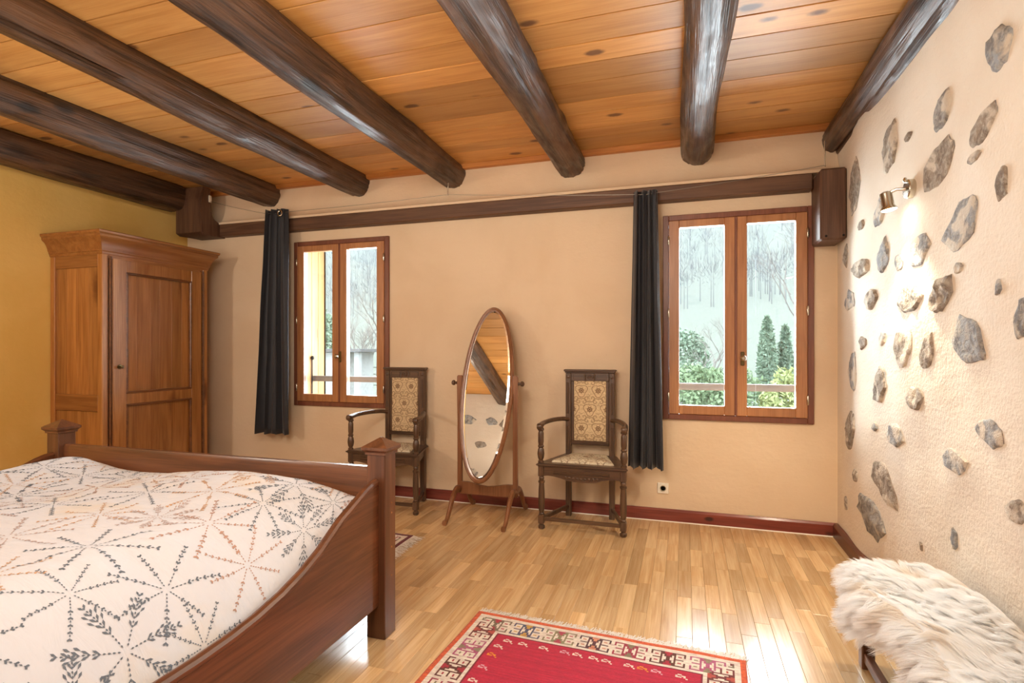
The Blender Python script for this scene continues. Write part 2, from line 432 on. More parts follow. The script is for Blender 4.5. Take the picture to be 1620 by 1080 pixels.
# which way a stone leans: + its top is nearer the camera (further right in view)
LEAN = {1: .5, 6: .35, 7: .3, 12: .2, 4: .25, 17: .35, 23: -.35, 25: .2, 29: .3, 33: -.2, 35: -.5, 36: -.3, 22: .3, 16: -.2, 11: .4, 43: -.3, 3: .15}
def stone(parent, frame, w_, h_, seed, lean=0., raise_=.012):
    """an uneven stone with a broken outline; frame(a, b, d) puts it on the wall"""
    rn = random.Random(seed); n = 22; bm = NB(); rings = []
    nc = rn.choice((5, 6, 6, 7)); ang = sorted(rn.uniform(-.28, .28) + 2 * PI * k / nc for k in range(nc)); rad = [rn.uniform(.78, 1.12) for _ in range(nc)]
    def outline(a):                                            # straight broken edges between corners
        a %= 2 * PI
        for k in range(nc):
            a0, a1 = ang[k], ang[(k + 1) % nc] + (2 * PI if k == nc - 1 else 0)
            for sh in (0, 2 * PI, -2 * PI):
                if a0 <= a + sh <= a1:
                    P = Vector((math.cos(a0) * rad[k], math.sin(a0) * rad[k])); Q = Vector((math.cos(a1) * rad[(k + 1) % nc], math.sin(a1) * rad[(k + 1) % nc]))
                    d = Vector((math.cos(a), math.sin(a))); e = Q - P; det = d.x * -e.y + e.x * d.y
                    return (P.x * -e.y + e.x * P.y) / det
        return 1
    for s, d in ((1.04, -.010), (1.0, .25), (.92, .8), (.72, 1.0), (.46, 1.0), (.2, 1.0)):
        ring = []
        for k in range(n):
            a = 2 * PI * k / n; rr = outline(a) * (1 + .10 * mn.noise(Vector((math.cos(a) * 3, math.sin(a) * 3, seed)))) * s
            b2 = math.sin(a) * rr * h_ * .53; a2 = math.cos(a) * rr * w_ * .53 - lean * b2 * min(1, w_ / h_) * 1.2
            f_ = mn.noise(Vector((a2 * 16, b2 * 16, seed))) + .6 * mn.noise(Vector((a2 * 42, b2 * 42, seed * 2)))
            ring.append(bm.verts.new(frame(a2, b2, d if d < 0 else .002 + raise_ * d * (.75 + .9 * f_))))
        rings.append(ring)
    for A, B in zip(rings, rings[1:]):
        for k in range(n): bm.faces.new((A[k], A[(k + 1) % n], B[(k + 1) % n], B[k]))
    c = bm.verts.new(frame(0, 0, raise_ * .9))
    for k in range(n): bm.faces.new((rings[-1][k], rings[-1][(k + 1) % n], c))
    return obj('stone', bm, M['stone'], parent, ang=40)
for i, (y, z, w_, h_) in enumerate(STONES):
    def fr_(a, b2, d, y=y, z=z):
        yy = min(YF - .01, max(YB, y + a)); return Vector((wall_x(yy, z + b2) - d, yy, z + b2))
    stone(wall_right, fr_, w_, h_, 100 + i, LEAN.get(i, .1), .007 + .012 * random.random() * min(1, w_ * h_ / .03))
for i, (y, z, w_, h_) in enumerate([(1.75, 2.35, .2, .14), (1.7, 1.7, .14, .2), (1.4, 2.0, .2, .2), (1.6, 1.15, .18, .12), (1.1, 1.6, .2, .16), (.8, 2.2, .15, .2), (1.0, .9, .2, .2), (.5, 1.5, .22, .2)]):
    def fr_(a, b2, d, y=y, z=z): return Vector((wall_x(y + a, z + b2) - d, y + a, z + b2))
    stone(wall_right, fr_, w_, h_, 300 + i, .1)
for i in range(44):                                           # the wall seen in the mirror
    x = -4.4 + (i % 11) * .44 + random.uniform(-.12, .12); z = 1.15 + (i // 11) * .42 + random.uniform(-.10, .10)
    def fr_(a, b2, d, x=x, z=z): return Vector((x + a, YB + d, z + b2))
    stone(wall_front, fr_, random.uniform(.18, .36), random.uniform(.11, .18), 400 + i, .2)

# floor: parquet strips
bm = NB(); box(bm, XL, XR + .02, YB, YF, -.1, -.006)
floor = tag(obj('floor', bm, M['dark']), 'glossy oak parquet floor', 'floor', kind='structure')
SW = .0705
S_, C_ = math.sin(R(17.6)), math.cos(R(17.6))
def project(x, y, z):
    r_ = x * C_ + y * S_; f_ = -x * S_ + y * C_
    return (810 + 860 * r_ / f_, 552 - 860 * (z - 1.3) / f_, f_) if f_ > .1 else (-9999, 9999, -1)
def strip_mesh(bm, x, y0, y1):
    g = .0004; b2 = .0012; z = .0
    lo = [bm.verts.new(p) for p in ((x - SW / 2 + g, y0 + g, z - .006), (x + SW / 2 - g, y0 + g, z - .006), (x + SW / 2 - g, y1 - g, z - .006), (x - SW / 2 + g, y1 - g, z - .006))]
    mi = [bm.verts.new((v.co.x, v.co.y, z - b2 * .6)) for v in lo]
    hi = [bm.verts.new((v.co.x + (b2 if k in (0, 3) else -b2), v.co.y + (b2 if k in (0, 1) else -b2), z)) for k, v in enumerate(lo)]
    bm.faces.new(hi)
    for A, B in ((lo, mi), (mi, hi)):
        for k in range(4): bm.faces.new((A[k], A[(k + 1) % 4], B[(k + 1) % 4], B[k]))
LENS = (.28, .35, .42, .49, .56)
strips = []
rn = random.Random(3)
for i in range(int((XR - XL) / SW) + 1):
    x = XL + SW / 2 + i * SW; y = YB - rn.uniform(0, .4)
    while y < YF:
        l = rn.choice(LENS); strips.append((x, y, l)); y += l
def score(s):
    x, y, l = s; u, v, f_ = project(x, y + l / 2, 0)
    if not (-20 < u < 1640 and 540 < v < 1110) or f_ < 0: return 0
    if x < -1.25 and u < 590: return 0
    if -.93 < x < .2 and 2.0 < y and y + l < 2.45: return 0
    if x > .78 and y + l < 2.6: return 0
    return l / f_ ** 2
order = sorted(range(len(strips)), key=lambda k: -score(strips[k]))
solo = set(k for k in order[:296] if score(strips[k]) > 0)
proto = {}
bmS = NB()
for k, (x, y, l) in enumerate(strips):
    y0, y1 = max(y, YB), min(y + l, YF)
    if y1 - y0 < .01: continue
    if k in solo:
        if abs((y1 - y0) - l) < 1e-6:
            if l not in proto:
                bm = NB(); strip_mesh(bm, 0, 0, l); proto[l] = mesh_of(bm, 'parquet_strip', M['oak'], 0)
            me = proto[l]
        else:
            bm = NB(); strip_mesh(bm, 0, 0, y1 - y0); me = mesh_of(bm, 'parquet_strip', M['oak'], 0)
        o = bpy.data.objects.new('parquet_strip', me); COL.objects.link(o); o.parent = floor; o.location = (x, y0, 0)
    else: strip_mesh(bmS, x, y0, y1)
tag(obj('parquet_strips', bmS, M['oak'], floor, ang=0), kind='stuff')

# ceiling: boards
bm = NB(); box(bm, XL - .1, XR + .1, YB - .1, YF + .1, ZC + .03, ZC + .12)
ceiling = tag(obj('ceiling', bm, M['dark']), 'honey coloured board ceiling', 'ceiling', kind='structure')
LOGX = [-4.60, -3.80, -2.82, -1.887, -.856, .095, 1.04]
edges = [4.23, 3.99, 3.82, 3.585, 3.39, 3.15, 2.94, 2.75]
while edges[-1] > YB: edges.append(edges[-1] - random.choice((.19, .21, .23, .25)))
for e1, e0 in zip(edges, edges[1:]):
    e0 = max(e0, YB)
    cut = random.choice((-2.82, -1.887, -.856, -3.8, None))
    segs = [(XL, XR + .02)] if cut is None else [(XL, cut - .0015), (cut + .0015, XR + .02)]
    for a, b_ in segs:
        bm = NB(); dz = random.uniform(0, .003)
        box(bm, a, b_, e0 + .0036, e1 - .0036, ZC + dz, ZC + .026, .0012)
        o = obj('ceiling_board', bm, M['ceil'], ceiling)
bm = NB(); box(bm, XL, XR + .02, 4.232, YF + .0, ZC - .035, ZC + .025, .003)
tag(obj('trim_1', bm, M['trimceil']), 'reddish board along the top of the window wall', 'trim', kind='structure')

# skirting
bm = NB(); prism(bm, [(YF, 0), (YF - .022, 0), (YF - .022, .078), (YF - .012, .092), (YF, .092)], 'x', XL, XR)
tag(obj('baseboard_back', bm, M['skirt']), 'red brown knotty skirting board under the windows', 'baseboard', kind='structure')
bm = NB(); prism(bm, [(XR + .01, 0), (XR - .03, 0), (XR - .03, .078), (XR - .018, .095), (XR + .01, .095)], 'y', 2.0, YF - .02)
tag(obj('baseboard_right', bm, M['skirty']), 'dark brown skirting board under the stone wall', 'baseboard', kind='structure')
bm = NB(); prism(bm, [(XL, 0), (XL + .022, 0), (XL + .022, .08), (XL + .012, .092), (XL, .092)], 'y', YB, YF - .03)
tag(obj('baseboard_left', bm, M['skirty']), 'dark skirting board under the yellow wall', 'baseboard', kind='structure')
bm = NB(); prism(bm, [(YF - .022, 0), (YF - .028, 0), (YF - .022, .006)], 'x', XL, XR)
tag(obj('trim_2', bm, M['white']), 'thin pale seam between skirting and parquet', 'trim', kind='structure')

# ------------------------------------------------------------------ logs under the ceiling
LOGL = ['squared dark log beam lying along the yellow wall', 'squared dark log beam second from the yellow wall',
        'dark log beam third from the yellow wall, pale green sheen on its edge', 'cracked dark log beam ending above the gap right of the left window',
        'round brown log beam ending above the space between chair and mirror', 'round dark log beam running straight towards the middle of the room',
        'cracked dark log beam lying along the stone wall']
def log(i, x, y0, y1, zc, r, power, flat, tw):
    bm = NB(); n = 56; rings = []; ny = 110
    for j in range(ny + 1):
        y = y0 + (y1 - y0) * j / ny; ring = []
        wob = mn.noise(Vector((i * 9.1, y * .8, 0))) * .018; wz = mn.noise(Vector((i * 5.7, y * .9, 4))) * .008
        rr = r * (1.0 + .05 * math.sin(y * 2 + i))
        for k in range(n):
            a = 2 * PI * k / n; ca, sa = math.cos(a + tw), math.sin(a + tw)
            q = (abs(ca) ** power + abs(sa) ** power) ** (-1 / power)
            p3 = Vector((math.cos(a) * 1.6, y * 1.6 + i * 13, math.sin(a) * 1.6))
            d = rr * q * (1 + .06 * mn.noise(p3) + .03 * mn.noise(p3 * 3)) + .006 * mn.noise(Vector((math.cos(a) * 7 + i * 3, y * .8, math.sin(a) * 7))) + .004 * (1 - 2 * abs(mn.noise(Vector((math.cos(a) * 11, y * 1.2 + i * 7, math.sin(a) * 11)))))
            # a drying crack along the log
            ck = abs(((a - flat - .25 * mn.noise(Vector((y * .9, i, 0)))) + PI) % (2 * PI) - PI)
            if ck < .075: d -= .018 * min(1, max(0, mn.noise(Vector((y * 1.3, i * 3.1, 2))) * 3 + .7))
            # a knot swelling here and there
            for (ky, ka) in ((.6, 4.2), (1.5, 5.0), (2.5, 4.4), (3.35, 4.9)):
                da = abs((a - ka - i * .5 + PI) % (2 * PI) - PI)
                d += .014 * math.exp(-((y - ky - .17 * (i % 3)) / .07) ** 2 - (da / .35) ** 2)
            ring.append(bm.verts.new((x + wob + d * math.cos(a), y, zc + wz + d * math.sin(a))))
        rings.append(ring)
    for A, B in zip(rings, rings[1:]):
        for k in range(n): bm.faces.new((A[k], A[(k + 1) % n], B[(k + 1) % n], B[k]))
    bm.faces.new(rings[0][::-1]); bm.faces.new(rings[-1])
    o = obj('ceiling_beam', bm, M['log'], ang=50)
    place(o, (x, (y0 + y1) / 2, zc)); return tag(o, LOGL[i], 'beam', 'log beams under the ceiling')
ZL = 2.78
log(0, -4.66, YB + .01, 4.0, 2.745, .118, 3.2, 3.9, 0)
log(1, -3.80, YB + .01, YF + .03, ZL, .112, 3.0, 3.6, .1)
log(2, -2.82, YB + .01, YF + .03, ZL + .01, .112, 2.7, 5.2, .2)
log(3, -1.887, YB + .01, YF + .03, ZL + .005, .114, 2.4, 4.1, .3)
log(4, -.856, YB + .01, YF + .03, ZL - .006, .112, 2.1, 3.3, 0)
log(5, .095, YB + .01, YF + .03, ZL - .002, .108, 2.1, 5.9, 0)
log(6, 1.035, YB + .01, YF + .03, ZL - .016, .112, 2.5, 4.25, .4)

# wall beam and its two corbels
bm = NB(); box(bm, -4.335, .845, YF - .085, YF + .02, 2.402, 2.517, .008)
o = obj('wall_beam', bm, M['beam']); place(o, (-1.7, YF - .03, 2.46)); tag(o, 'long dark planed beam along the back wall above both windows', 'beam')
bm = NB()
prof = [(3.99, 2.405), (3.99, 2.70), (4.02, 2.84), (4.105, 2.84), (4.105, 2.66)] + [(4.105 + .10 * (1 - math.cos(k / 6 * PI / 2)), 2.62 - .095 * math.sin(k / 6 * PI / 2)) for k in range(7)] + [(YF + .001, 2.525), (YF + .001, 2.395), (4.2, 2.395), (4.03, 2.385)]
prism(bm, prof, 'x', -4.65, -4.338, .008)
o = obj('corbel', bm, M['corbel']); place(o, (-4.5, 4.1, 2.4)); tag(o, 'dark curved wooden corbel above the armoire at the left beam end', 'corbel')
bm = NB(); box(bm, .85, 1.005, 4.015, YF + .001, 2.015, 2.485, .012)
o = obj('corbel', bm, M['corbel']); place(o, (.93, 4.15, 2.015)); tag(o, 'dark blocky wooden corbel between right window and stone wall', 'corbel')
for x in (.885, .985):
    bm = NB(); lathe(bm, [(.006, 0), (.008, .002), (.004, .005)], segs=8, mtx=Matrix.Translation((x, 4.0155, 2.04)) @ Matrix.Rotation(R(90), 4, 'X'))
    obj('screw_head', bm, M['iron'], o)

# ------------------------------------------------------------------ windows
def window(idx, x0, x1, label):
    root = thing('window_%d' % idx, ((x0 + x1) / 2, YF, WZ0), label, 'window', kind='structure')
    fw = .042; ya, yb = YF - .022, YF + .07
    bm = NB()
    box(bm, x0, x0 + fw, ya, yb, WZ0, WZ1, .004); box(bm, x1 - fw, x1, ya, yb, WZ0, WZ1, .004)
    box(bm, x0 + fw, x1 - fw, ya, yb, WZ0, WZ0 + fw, .004); box(bm, x0 + fw, x1 - fw, ya, yb, WZ1 - fw, WZ1, .004)
    obj('window_frame', bm, M['frame'], root)
    cx = (x0 + x1) / 2; st = .074
    for s in (0, 1):
        a, b_ = (x0 + fw + .001, cx - .002) if s == 0 else (cx + .002, x1 - fw - .001)
        z0, z1 = WZ0 + fw + .001, WZ1 - fw - .001; y0, y1 = YF - .030, YF + .028
        bm = NB()
        box(bm, a, a + st, y0, y1, z0, z1, .004); box(bm, b_ - st, b_, y0, y1, z0, z1, .004)
        box(bm, a + st, b_ - st, y0, y1, z0, z0 + st - .008, .004); box(bm, a + st, b_ - st, y0, y1, z1 - st + .02, z1, .004)
        sash = obj('sash', bm, M['sash'], root)
        bm = NB(); box(bm, a + st - .004, b_ - st + .004, YF + .004, YF + .010, z0 + st - .012, z1 - st + .024)
        obj('pane', bm, M['glass'], sash, ang=0)
        hx = x0 + fw if s == 0 else x1 - fw
        for hz in (WZ0 + .17, (WZ0 + WZ1) / 2 + .03, WZ1 - .19):
            bm = NB(); lathe(bm, [(.004, hz - .034), (.008, hz - .028), (.008, hz + .028), (.004, hz + .034)], hx, YF - .034, 10)
            obj('hinge', bm, M['chrome'], sash)
    # cover strip and handle on the meeting stiles
    bm = NB(); box(bm, cx - .008, cx + .010, YF - .036, YF - .028, WZ0 + .045, WZ1 - .045, .002); obj('cover_strip', bm, M['frame'], root)
    hz = 1.235; hx = cx + .045 if idx == 2 else cx + .012
    bm = NB()
    box(bm, hx - .013, hx + .013, YF - .040, YF - .029, hz - .055, hz + .045, .004)
    obj('handle_plate', bm, M['knobm'], root)
    bm = NB()
    lathe(bm, [(.007, 0), (.007, .02), (.016, .03), (.022, .045), (.02, .06), (.010, .068)], segs=12, mtx=Matrix.Translation((hx, YF - .038, hz)) @ Matrix.Rotation(R(90), 4, 'X'))
    obj('handle_knob', bm, M['chrome'], root)
    return root
window(1, *WIN[0], 'left window, red brown wooden frame with two varnished sashes')
window(2, *WIN[1], 'right window beside the stone wall, two varnished sashes')

# guard rails and the shutter outside
for i, (a, b_) in enumerate(WIN):
    z = (1.012, 1.005)[i]
    bm = NB(); box(bm, a, b_, YF + .215, YF + .25, z - .027, z + .027, .004)
    o = obj('guard_rail', bm, M['greywood']); place(o, ((a + b_) / 2, YF + .23, z))
    tag(o, ('weathered wooden guard rail outside the left window', 'weathered wooden guard rail outside the right window')[i], 'rail')
sh = thing('shutter', (-3.49, YF + .30, .80), 'pine board shutter standing open outside the left window', 'shutter')
for k in range(3):
    y0 = YF + .10 + k * .098; bm = NB(); box(bm, -3.508, -3.478, y0, y0 + .096, .80, 2.285, .004); obj('shutter_board', bm, M['shutter'], sh)
bm = NB(); box(bm, -3.51, -3.470, YF + .396, YF + .408, .80, 2.285, .003); obj('edge_strip', bm, M['iron'], sh)
bm = NB(); tube(bm, [(-3.468, YF + .19, .80), (-3.468, YF + .19, 1.20)], .006, 8); lathe(bm, [(.004, 1.195), (.016, 1.2), (.018, 1.215), (.012, 1.23), (.003, 1.235)], -3.462, YF + .19, 10)
obj('lock_rod', bm, M['iron'], sh)
# ------------------------------------------------------------------ curtains and their wire
def sag(p0, p1, s, n=12): return [Vector(p0).lerp(Vector(p1), t / n) - Vector((0, 0, 4 * s * (t / n) * (1 - t / n))) for t in range(n + 1)]
CY = 4.12
bm = NB()
W = [(-4.335, 4.09, 2.715), (-3.72, CY, 2.56), (-3.47, CY, 2.555), (-1.86, CY, 2.575), (-.36, CY, 2.447), (-.19, CY, 2.447), (.90, CY, 2.535)]
pts = []
for a, b_ in zip(W, W[1:]): pts += sag(a, b_, .006)[:-1]
tube(bm, pts + [W[-1]], .0018, 5)
o = obj('curtain_wire', bm, M['wire']); place(o, (-1.86, CY, 2.575)); tag(o, 'thin steel curtain wire strung along the window wall', 'wire')
bm = NB(); box(bm, -4.337, -4.327, 4.075, 4.105, 2.705, 2.77, .002); obj('wire_bracket', bm, M['white'], o)
bm = NB(); tube(bm, [(-1.862, CY, 2.69), (-1.862, CY, 2.568)], .005, 8); obj('wire_post', bm, M['chrome'], o)
bm = NB(); tube(bm, [(.90, CY, 2.70), (.90, CY, 2.53), (.905, CY, 2.53)], .004, 8); obj('wire_post', bm, M['chrome'], o)

def curtain(x0t, x1t, x0b, x1b, zt, zb, label, folds, phase, amp):
    root = thing('curtain', ((x0t + x1t) / 2, CY, zb), label, 'curtain', 'black curtains beside the windows')
    nx, nz = 110, 40; vv = []; ff = []
    for side in (0, 1):
        for j in range(nz + 1):
            t = j / nz; z = zt + (zb - zt) * t
            for i in range(nx + 1):
                u = i / nx
                a = amp * (.75 + .35 * t); uu = u + .03 * math.sin(u * 9 + t * 2)
                y = CY + a * math.sin(2 * PI * folds * uu + phase) + .35 * a * math.sin(2 * PI * folds * 2.2 * uu + 1 + t) + .006 * mn.noise(Vector((u * 6, t * 5, phase)))
                x = (x0t + (x1t - x0t) * u) * (1 - t) + (x0b + (x1b - x0b) * u) * t + .008 * math.sin(2 * PI * folds * 2 * u + phase)
                zz = z + (.008 * math.sin(2 * PI * folds * u) if j == nz else 0)
                vv.append((x, y + side * .004, zz))
    K = (nx + 1) * (nz + 1)
    for j in range(nz):
        for i in range(nx):
            a = j * (nx + 1) + i; ff.append((a, a + nx + 1, a + nx + 2, a + 1)); ff.append((K + a, K + a + 1, K + a + nx + 2, K + a + nx + 1))
    for i in range(nx):
        ff.append((i, i + 1, K + i + 1, K + i)); a = nz * (nx + 1) + i; ff.append((a, K + a, K + a + 1, a + 1))
    for j in range(nz):
        a = j * (nx + 1); ff.append((a, K + a, K + a + nx + 1, a + nx + 1)); a += nx; ff.append((a, a + nx + 1, K + a + nx + 1, K + a))
    me = pymesh('cloth', vv, ff, M['curtain'], True)
    obj('cloth', me, None, root)
    return root
c1 = curtain(-3.72, -3.475, -3.86, -3.44, 2.585, .523, 'black curtain hanging left of the left window', 4, .6, .035)
bm = NB()
for k in range(18):
    pass
ring = [(-3.51 + .021 * math.cos(a), CY - .043 + .004 * math.sin(a), 2.535 + .026 * math.sin(a)) for a in [2 * PI * k / 20 for k in range(21)]]
tube(bm, ring, .0055, 8); obj('eyelet', bm, M['chrome'], c1)
curtain(-.362, -.19, -.405, -.145, 2.468, .422, 'black curtain hanging left of the right window', 4, .2, .036)

# ------------------------------------------------------------------ socket and wall lamp
def onback(x, z, d): return Matrix.Translation((x, YF - d, z)) @ Matrix.Rotation(R(90), 4, 'X')
so = thing('socket', (-.155, YF, .205), 'small cream wall socket low beside the right chair', 'socket')
bm = NB(); box(bm, -.195, -.115, YF - .010, YF + .004, .205, .285, .003); obj('cover_plate', bm, M['white'], so)
bm = NB(); lathe(bm, [(.023, 0), (.023, .004), (.019, .004), (.017, .0005)], segs=20, mtx=onback(-.155, .245, .0095)); obj('socket_well', bm, M['hole'], so)
bm = NB()
for dx, dz in ((-.008, 0), (.008, 0), (0, .010)): lathe(bm, [(.0026, 0), (.0026, .002)], segs=8, mtx=onback(-.155 + dx, .245 + dz, .0105))
obj('pin_holes', bm, M['dark'], so)

LP = Vector((wall_x(2.97, 2.04), 2.97, 2.045))
wl = thing('wall_lamp', LP, 'nickel spot lamp lit on the stone wall', 'lamp')
ry = Matrix.Translation(LP) @ Matrix.Rotation(R(-90), 4, 'Y')
bm = NB(); lathe(bm, [(.044, -.004), (.044, .022), (.040, .027), (.015, .030)], segs=24, mtx=ry); obj('base_plate', bm, M['chrome'], wl)
hd = LP + Vector((-.095, .035, -.02))
bm = NB(); tube(bm, [LP + Vector((-.025, 0, .0)), LP + Vector((-.06, .012, .005)), hd + Vector((0, 0, .012))], .008, 10); obj('arm', bm, M['chrome'], wl)
bm = NB(); lathe(bm, [(.006, .03), (.010, .04), (.006, .052), (.002, .055)], segs=12, mtx=Matrix.Translation(LP + Vector((-.03, 0, .0)))); obj('finial', bm, M['chrome'], wl)
tilt = Matrix.Translation(hd) @ Matrix.Rotation(R(-10), 4, 'Y')
bm = NB(); lathe(bm, [(.012, .024), (.024, .018), (.026, .01), (.026, -.045), (.036, -.062), (.038, -.064), (.034, -.064), (.024, -.045)], segs=20, mtx=tilt); obj('lamp_head', bm, M['chrome'], wl)
bm = NB(); lathe(bm, [(.018, -.050), (.031, -.061), (.028, -.068), (.012, -.072)], segs=16, mtx=tilt); obj('bulb', bm, M['bulb'], wl)
bp = hd + Vector((-.015, .0, -.10))
lamp('wall_lamp_spot', 'SPOT', bp, 60, (1, .86, .64), .02, rot=(0, R(20), 0), spot=120)

# ================================================================== FURNITURE
# ------------------------------------------------------------------ armoire
AX0, AX1, AY0, AY1, AZ = -4.825, -4.25, 3.02, 3.985, 2.19
ar = thing('armoire', (-4.54, 3.5, 0), 'tall cherry wood armoire with one panelled door by yellow wall', 'wardrobe')
def ring_sweep(bm, x0, x1, y0, y1, prof):
    """moulding round three sides (front is +X), prof = [(out, z)]"""
    rows = []
    for o_, z in prof:
        rows.append([bm.verts.new(p) for p in ((x0, y0 - o_, z), (x1 + o_, y0 - o_, z), (x1 + o_, y1 + o_, z), (x0, y1 + o_, z))])
    for A, B in zip(rows, rows[1:]):
        for k in range(4): bm.faces.new((A[k], A[(k + 1) % 4], B[(k + 1) % 4], B[k]))
    bm.faces.new(rows[0][::-1]); bm.faces.new(rows[-1])
bm = NB()
box(bm, AX0, AX0 + .05, AY0, AY0 + .045, .0, 2.08, .004)                    # near side, rear stile
box(bm, AX1 - .055, AX1, AY0, AY0 + .05, .0, 2.08, .006)
box(bm, AX1 - .05, AX1, AY1 - .05, AY1, .0, 2.08, .006)
box(bm, AX0, AX0 + .05, AY1 - .045, AY1, .0, 2.08, .004)
box(bm, AX0 + .01, AX0 + .03, AY0 + .02, AY1 - .02, .08, 2.08)               # back
box(bm, AX0 + .03, AX1 - .03, AY1 - .025, AY1 - .006, .08, 2.08)             # far side
obj('carcass', bm, M['cherryZ'], ar)
for z0, z1 in ((1.935, 2.08), (.815, .945), (.06, .19)): bm = NB(); box(bm, AX0 + .05, AX1 - .055, AY0 + .004, AY0 + .035, z0, z1, .004); obj('side_rail', bm, M['cherryX'], ar)
bw = (AX1 - .055 - AX0 - .05) / 4
for z0, z1 in ((.19, .815), (.945, 1.935)):
    for k in range(4):
        bm = NB(); x = AX0 + .05 + k * bw; box(bm, x + .0003, x + bw - .0003, AY0 + .016, AY0 + .03, z0, z1, .0005); obj('side_board', bm, M['cherryZ'], ar)
# front: rails, moulding round the door, pilaster reeds
for z0, z1 in ((2.0, 2.08), (.05, .16)): bm = NB(); box(bm, AX1 - .035, AX1, AY0 + .05, AY1 - .05, z0, z1, .004); obj('front_rail', bm, M['cherryY'], ar)
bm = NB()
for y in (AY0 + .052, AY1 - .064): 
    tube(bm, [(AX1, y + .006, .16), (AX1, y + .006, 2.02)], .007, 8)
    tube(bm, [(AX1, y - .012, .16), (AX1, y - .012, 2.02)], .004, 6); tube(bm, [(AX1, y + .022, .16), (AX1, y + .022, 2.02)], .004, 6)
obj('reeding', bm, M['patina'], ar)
bm = NB(); ring_sweep(bm, AX0, AX1, AY0, AY1, [(0, 2.03), (.006, 2.04), (.006, 2.05), (.012, 2.058), (.012, 2.068), (.018, 2.078), (.020, 2.09), (.026, 2.11), (.042, 2.14), (.058, 2.155), (.062, 2.16), (.062, 2.175), (.072, 2.185), (.074, 2.20), (.07, 2.205)])
obj('cornice', bm, M['cherryY'], ar)
bm = NB(); ring_sweep(bm, AX0, AX1, AY0, AY1, [(.0, .16), (.012, .15), (.018, .12), (.018, .02), (.012, .0)]); obj('plinth', bm, M['cherryY'], ar)
# the door
DY0, DY1, DZ0, DZ1 = AY0 + .076, AY1 - .076, .175, 2.005
door = bm = NB()
st = .105
box(bm, AX1 - .02, AX1 + .010, DY0, DY0 + st, DZ0, DZ1, .003); box(bm, AX1 - .02, AX1 + .010, DY1 - st, DY1, DZ0, DZ1, .003)
for z0, z1 in ((DZ0, DZ0 + .11), (.86, .945), (DZ1 - .095, DZ1)): box(bm, AX1 - .02, AX1 + .0095, DY0 + st, DY1 - st, z0, z1, .003)
door = obj('door', bm, M['cherryZ'], ar)
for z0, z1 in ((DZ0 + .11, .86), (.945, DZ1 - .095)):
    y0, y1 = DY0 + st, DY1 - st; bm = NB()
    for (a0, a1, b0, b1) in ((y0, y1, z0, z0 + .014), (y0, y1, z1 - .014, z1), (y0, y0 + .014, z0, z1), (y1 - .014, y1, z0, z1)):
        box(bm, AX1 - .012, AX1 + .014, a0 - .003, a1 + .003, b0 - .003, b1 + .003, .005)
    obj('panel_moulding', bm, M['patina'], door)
    ws = [.9, 1.2, .8, 1.1, 1, .7]; tot = sum(ws); y = y0 + .012
    for q in ws:
        dw = (y1 - y0 - .024) * q / tot; bm = NB(); box(bm, AX1 - .024, AX1 - .012, y + .0002, y + dw - .0002, z0 + .01, z1 - .01, .0005); obj('panel_board', bm, M['cherryZ'], door); y += dw
bm = NB(); mtx = Matrix.Translation((AX1 + .009, DY0 + .05, 1.16)) @ Matrix.Rotation(R(90), 4, 'Y')
lathe(bm, [(.019, 0), (.019, .003), (.006, .005), (.005, .02), (.012, .028), (.013, .034), (.006, .040)], segs=14, mtx=mtx); obj('key_knob', bm, M['knobm'], door)

# ------------------------------------------------------------------ bed
bed = thing('bed', (-2.34, 1.1, 0), 'large walnut bed with square posts and curved side rail', 'bed')
def post(x, y, hgt):
    bm = NB(); h = .0465
    box(bm, x - h, x + h, y - h, y + h, 0, hgt - .045, .003)
    return obj('post', bm, M['bedZ'], bed)
def cap(p, x, y, hgt):
    bm = NB(); q = math.sqrt(2); h = .0465
    lathe(bm, [(h * q, hgt - .052), ((h + .006) * q, hgt - .050), ((h + .006) * q, hgt - .040), ((h + .012) * q, hgt - .034), ((h + .018) * q, hgt - .028), ((h + .018) * q, hgt - .016), ((h + .010) * q, hgt - .010), (.004, hgt + .024)], x, y, 4, PI / 4)
    obj('post_cap', bm, M['bedZ'], p, ang=20)
PX0, PX1, PY1, PY0 = -3.40, -1.32, 2.187, .04
for x in (PX0, PX1):
    p = post(x, PY1, .875); cap(p, x, PY1, .875)
    if x == PX1:
        for z in (.60, .555, .40, .27):
            bm = NB(); lathe(bm, [(.004, 0), (.0045, .0015), (.002, .003)], segs=8, mtx=Matrix.Translation((PX1 + .0463, PY1 + .01, z)) @ Matrix.Rotation(R(90), 4, 'Y')); obj('dowel', bm, M['cherryZ'], p)
    p = post(x, PY0, 1.02); cap(p, x, PY0, 1.02)
bm = NB(); prism(bm, [(PY1 - .02, .15), (PY1 + .02, .15), (PY1 + .02, .745), (PY1 + .012, .762), (PY1 - .012, .762), (PY1 - .02, .745)], 'x', PX0 + .045, PX1 - .045); obj('footboard', bm, M['bedX'], bed)
bm = NB(); prism(bm, [(PY0 - .02, .15), (PY0 + .02, .15), (PY0 + .02, .93), (PY0 + .012, .95), (PY0 - .012, .95), (PY0 - .02, .93)], 'x', PX0 + .045, PX1 - .045); obj('headboard', bm, M['bedX'], bed)
RT = [(2.14, .697), (2.10, .692), (2.06, .680), (2.00, .655), (1.94, .630), (1.877, .604), (1.81, .565), (1.745, .526), (1.64, .480), (1.537, .448), (1.42, .424), (1.316, .412), (1.20, .406), (1.05, .405), (.80, .405)]
RT = RT + [(2 * 1.09 - y, z) for y, z in RT[::-1] if 2 * 1.09 - y < .79]
def rail_z(y): return float(np.interp(y, [a for a, _ in RT[::-1]], [b_ for _, b_ in RT[::-1]]))
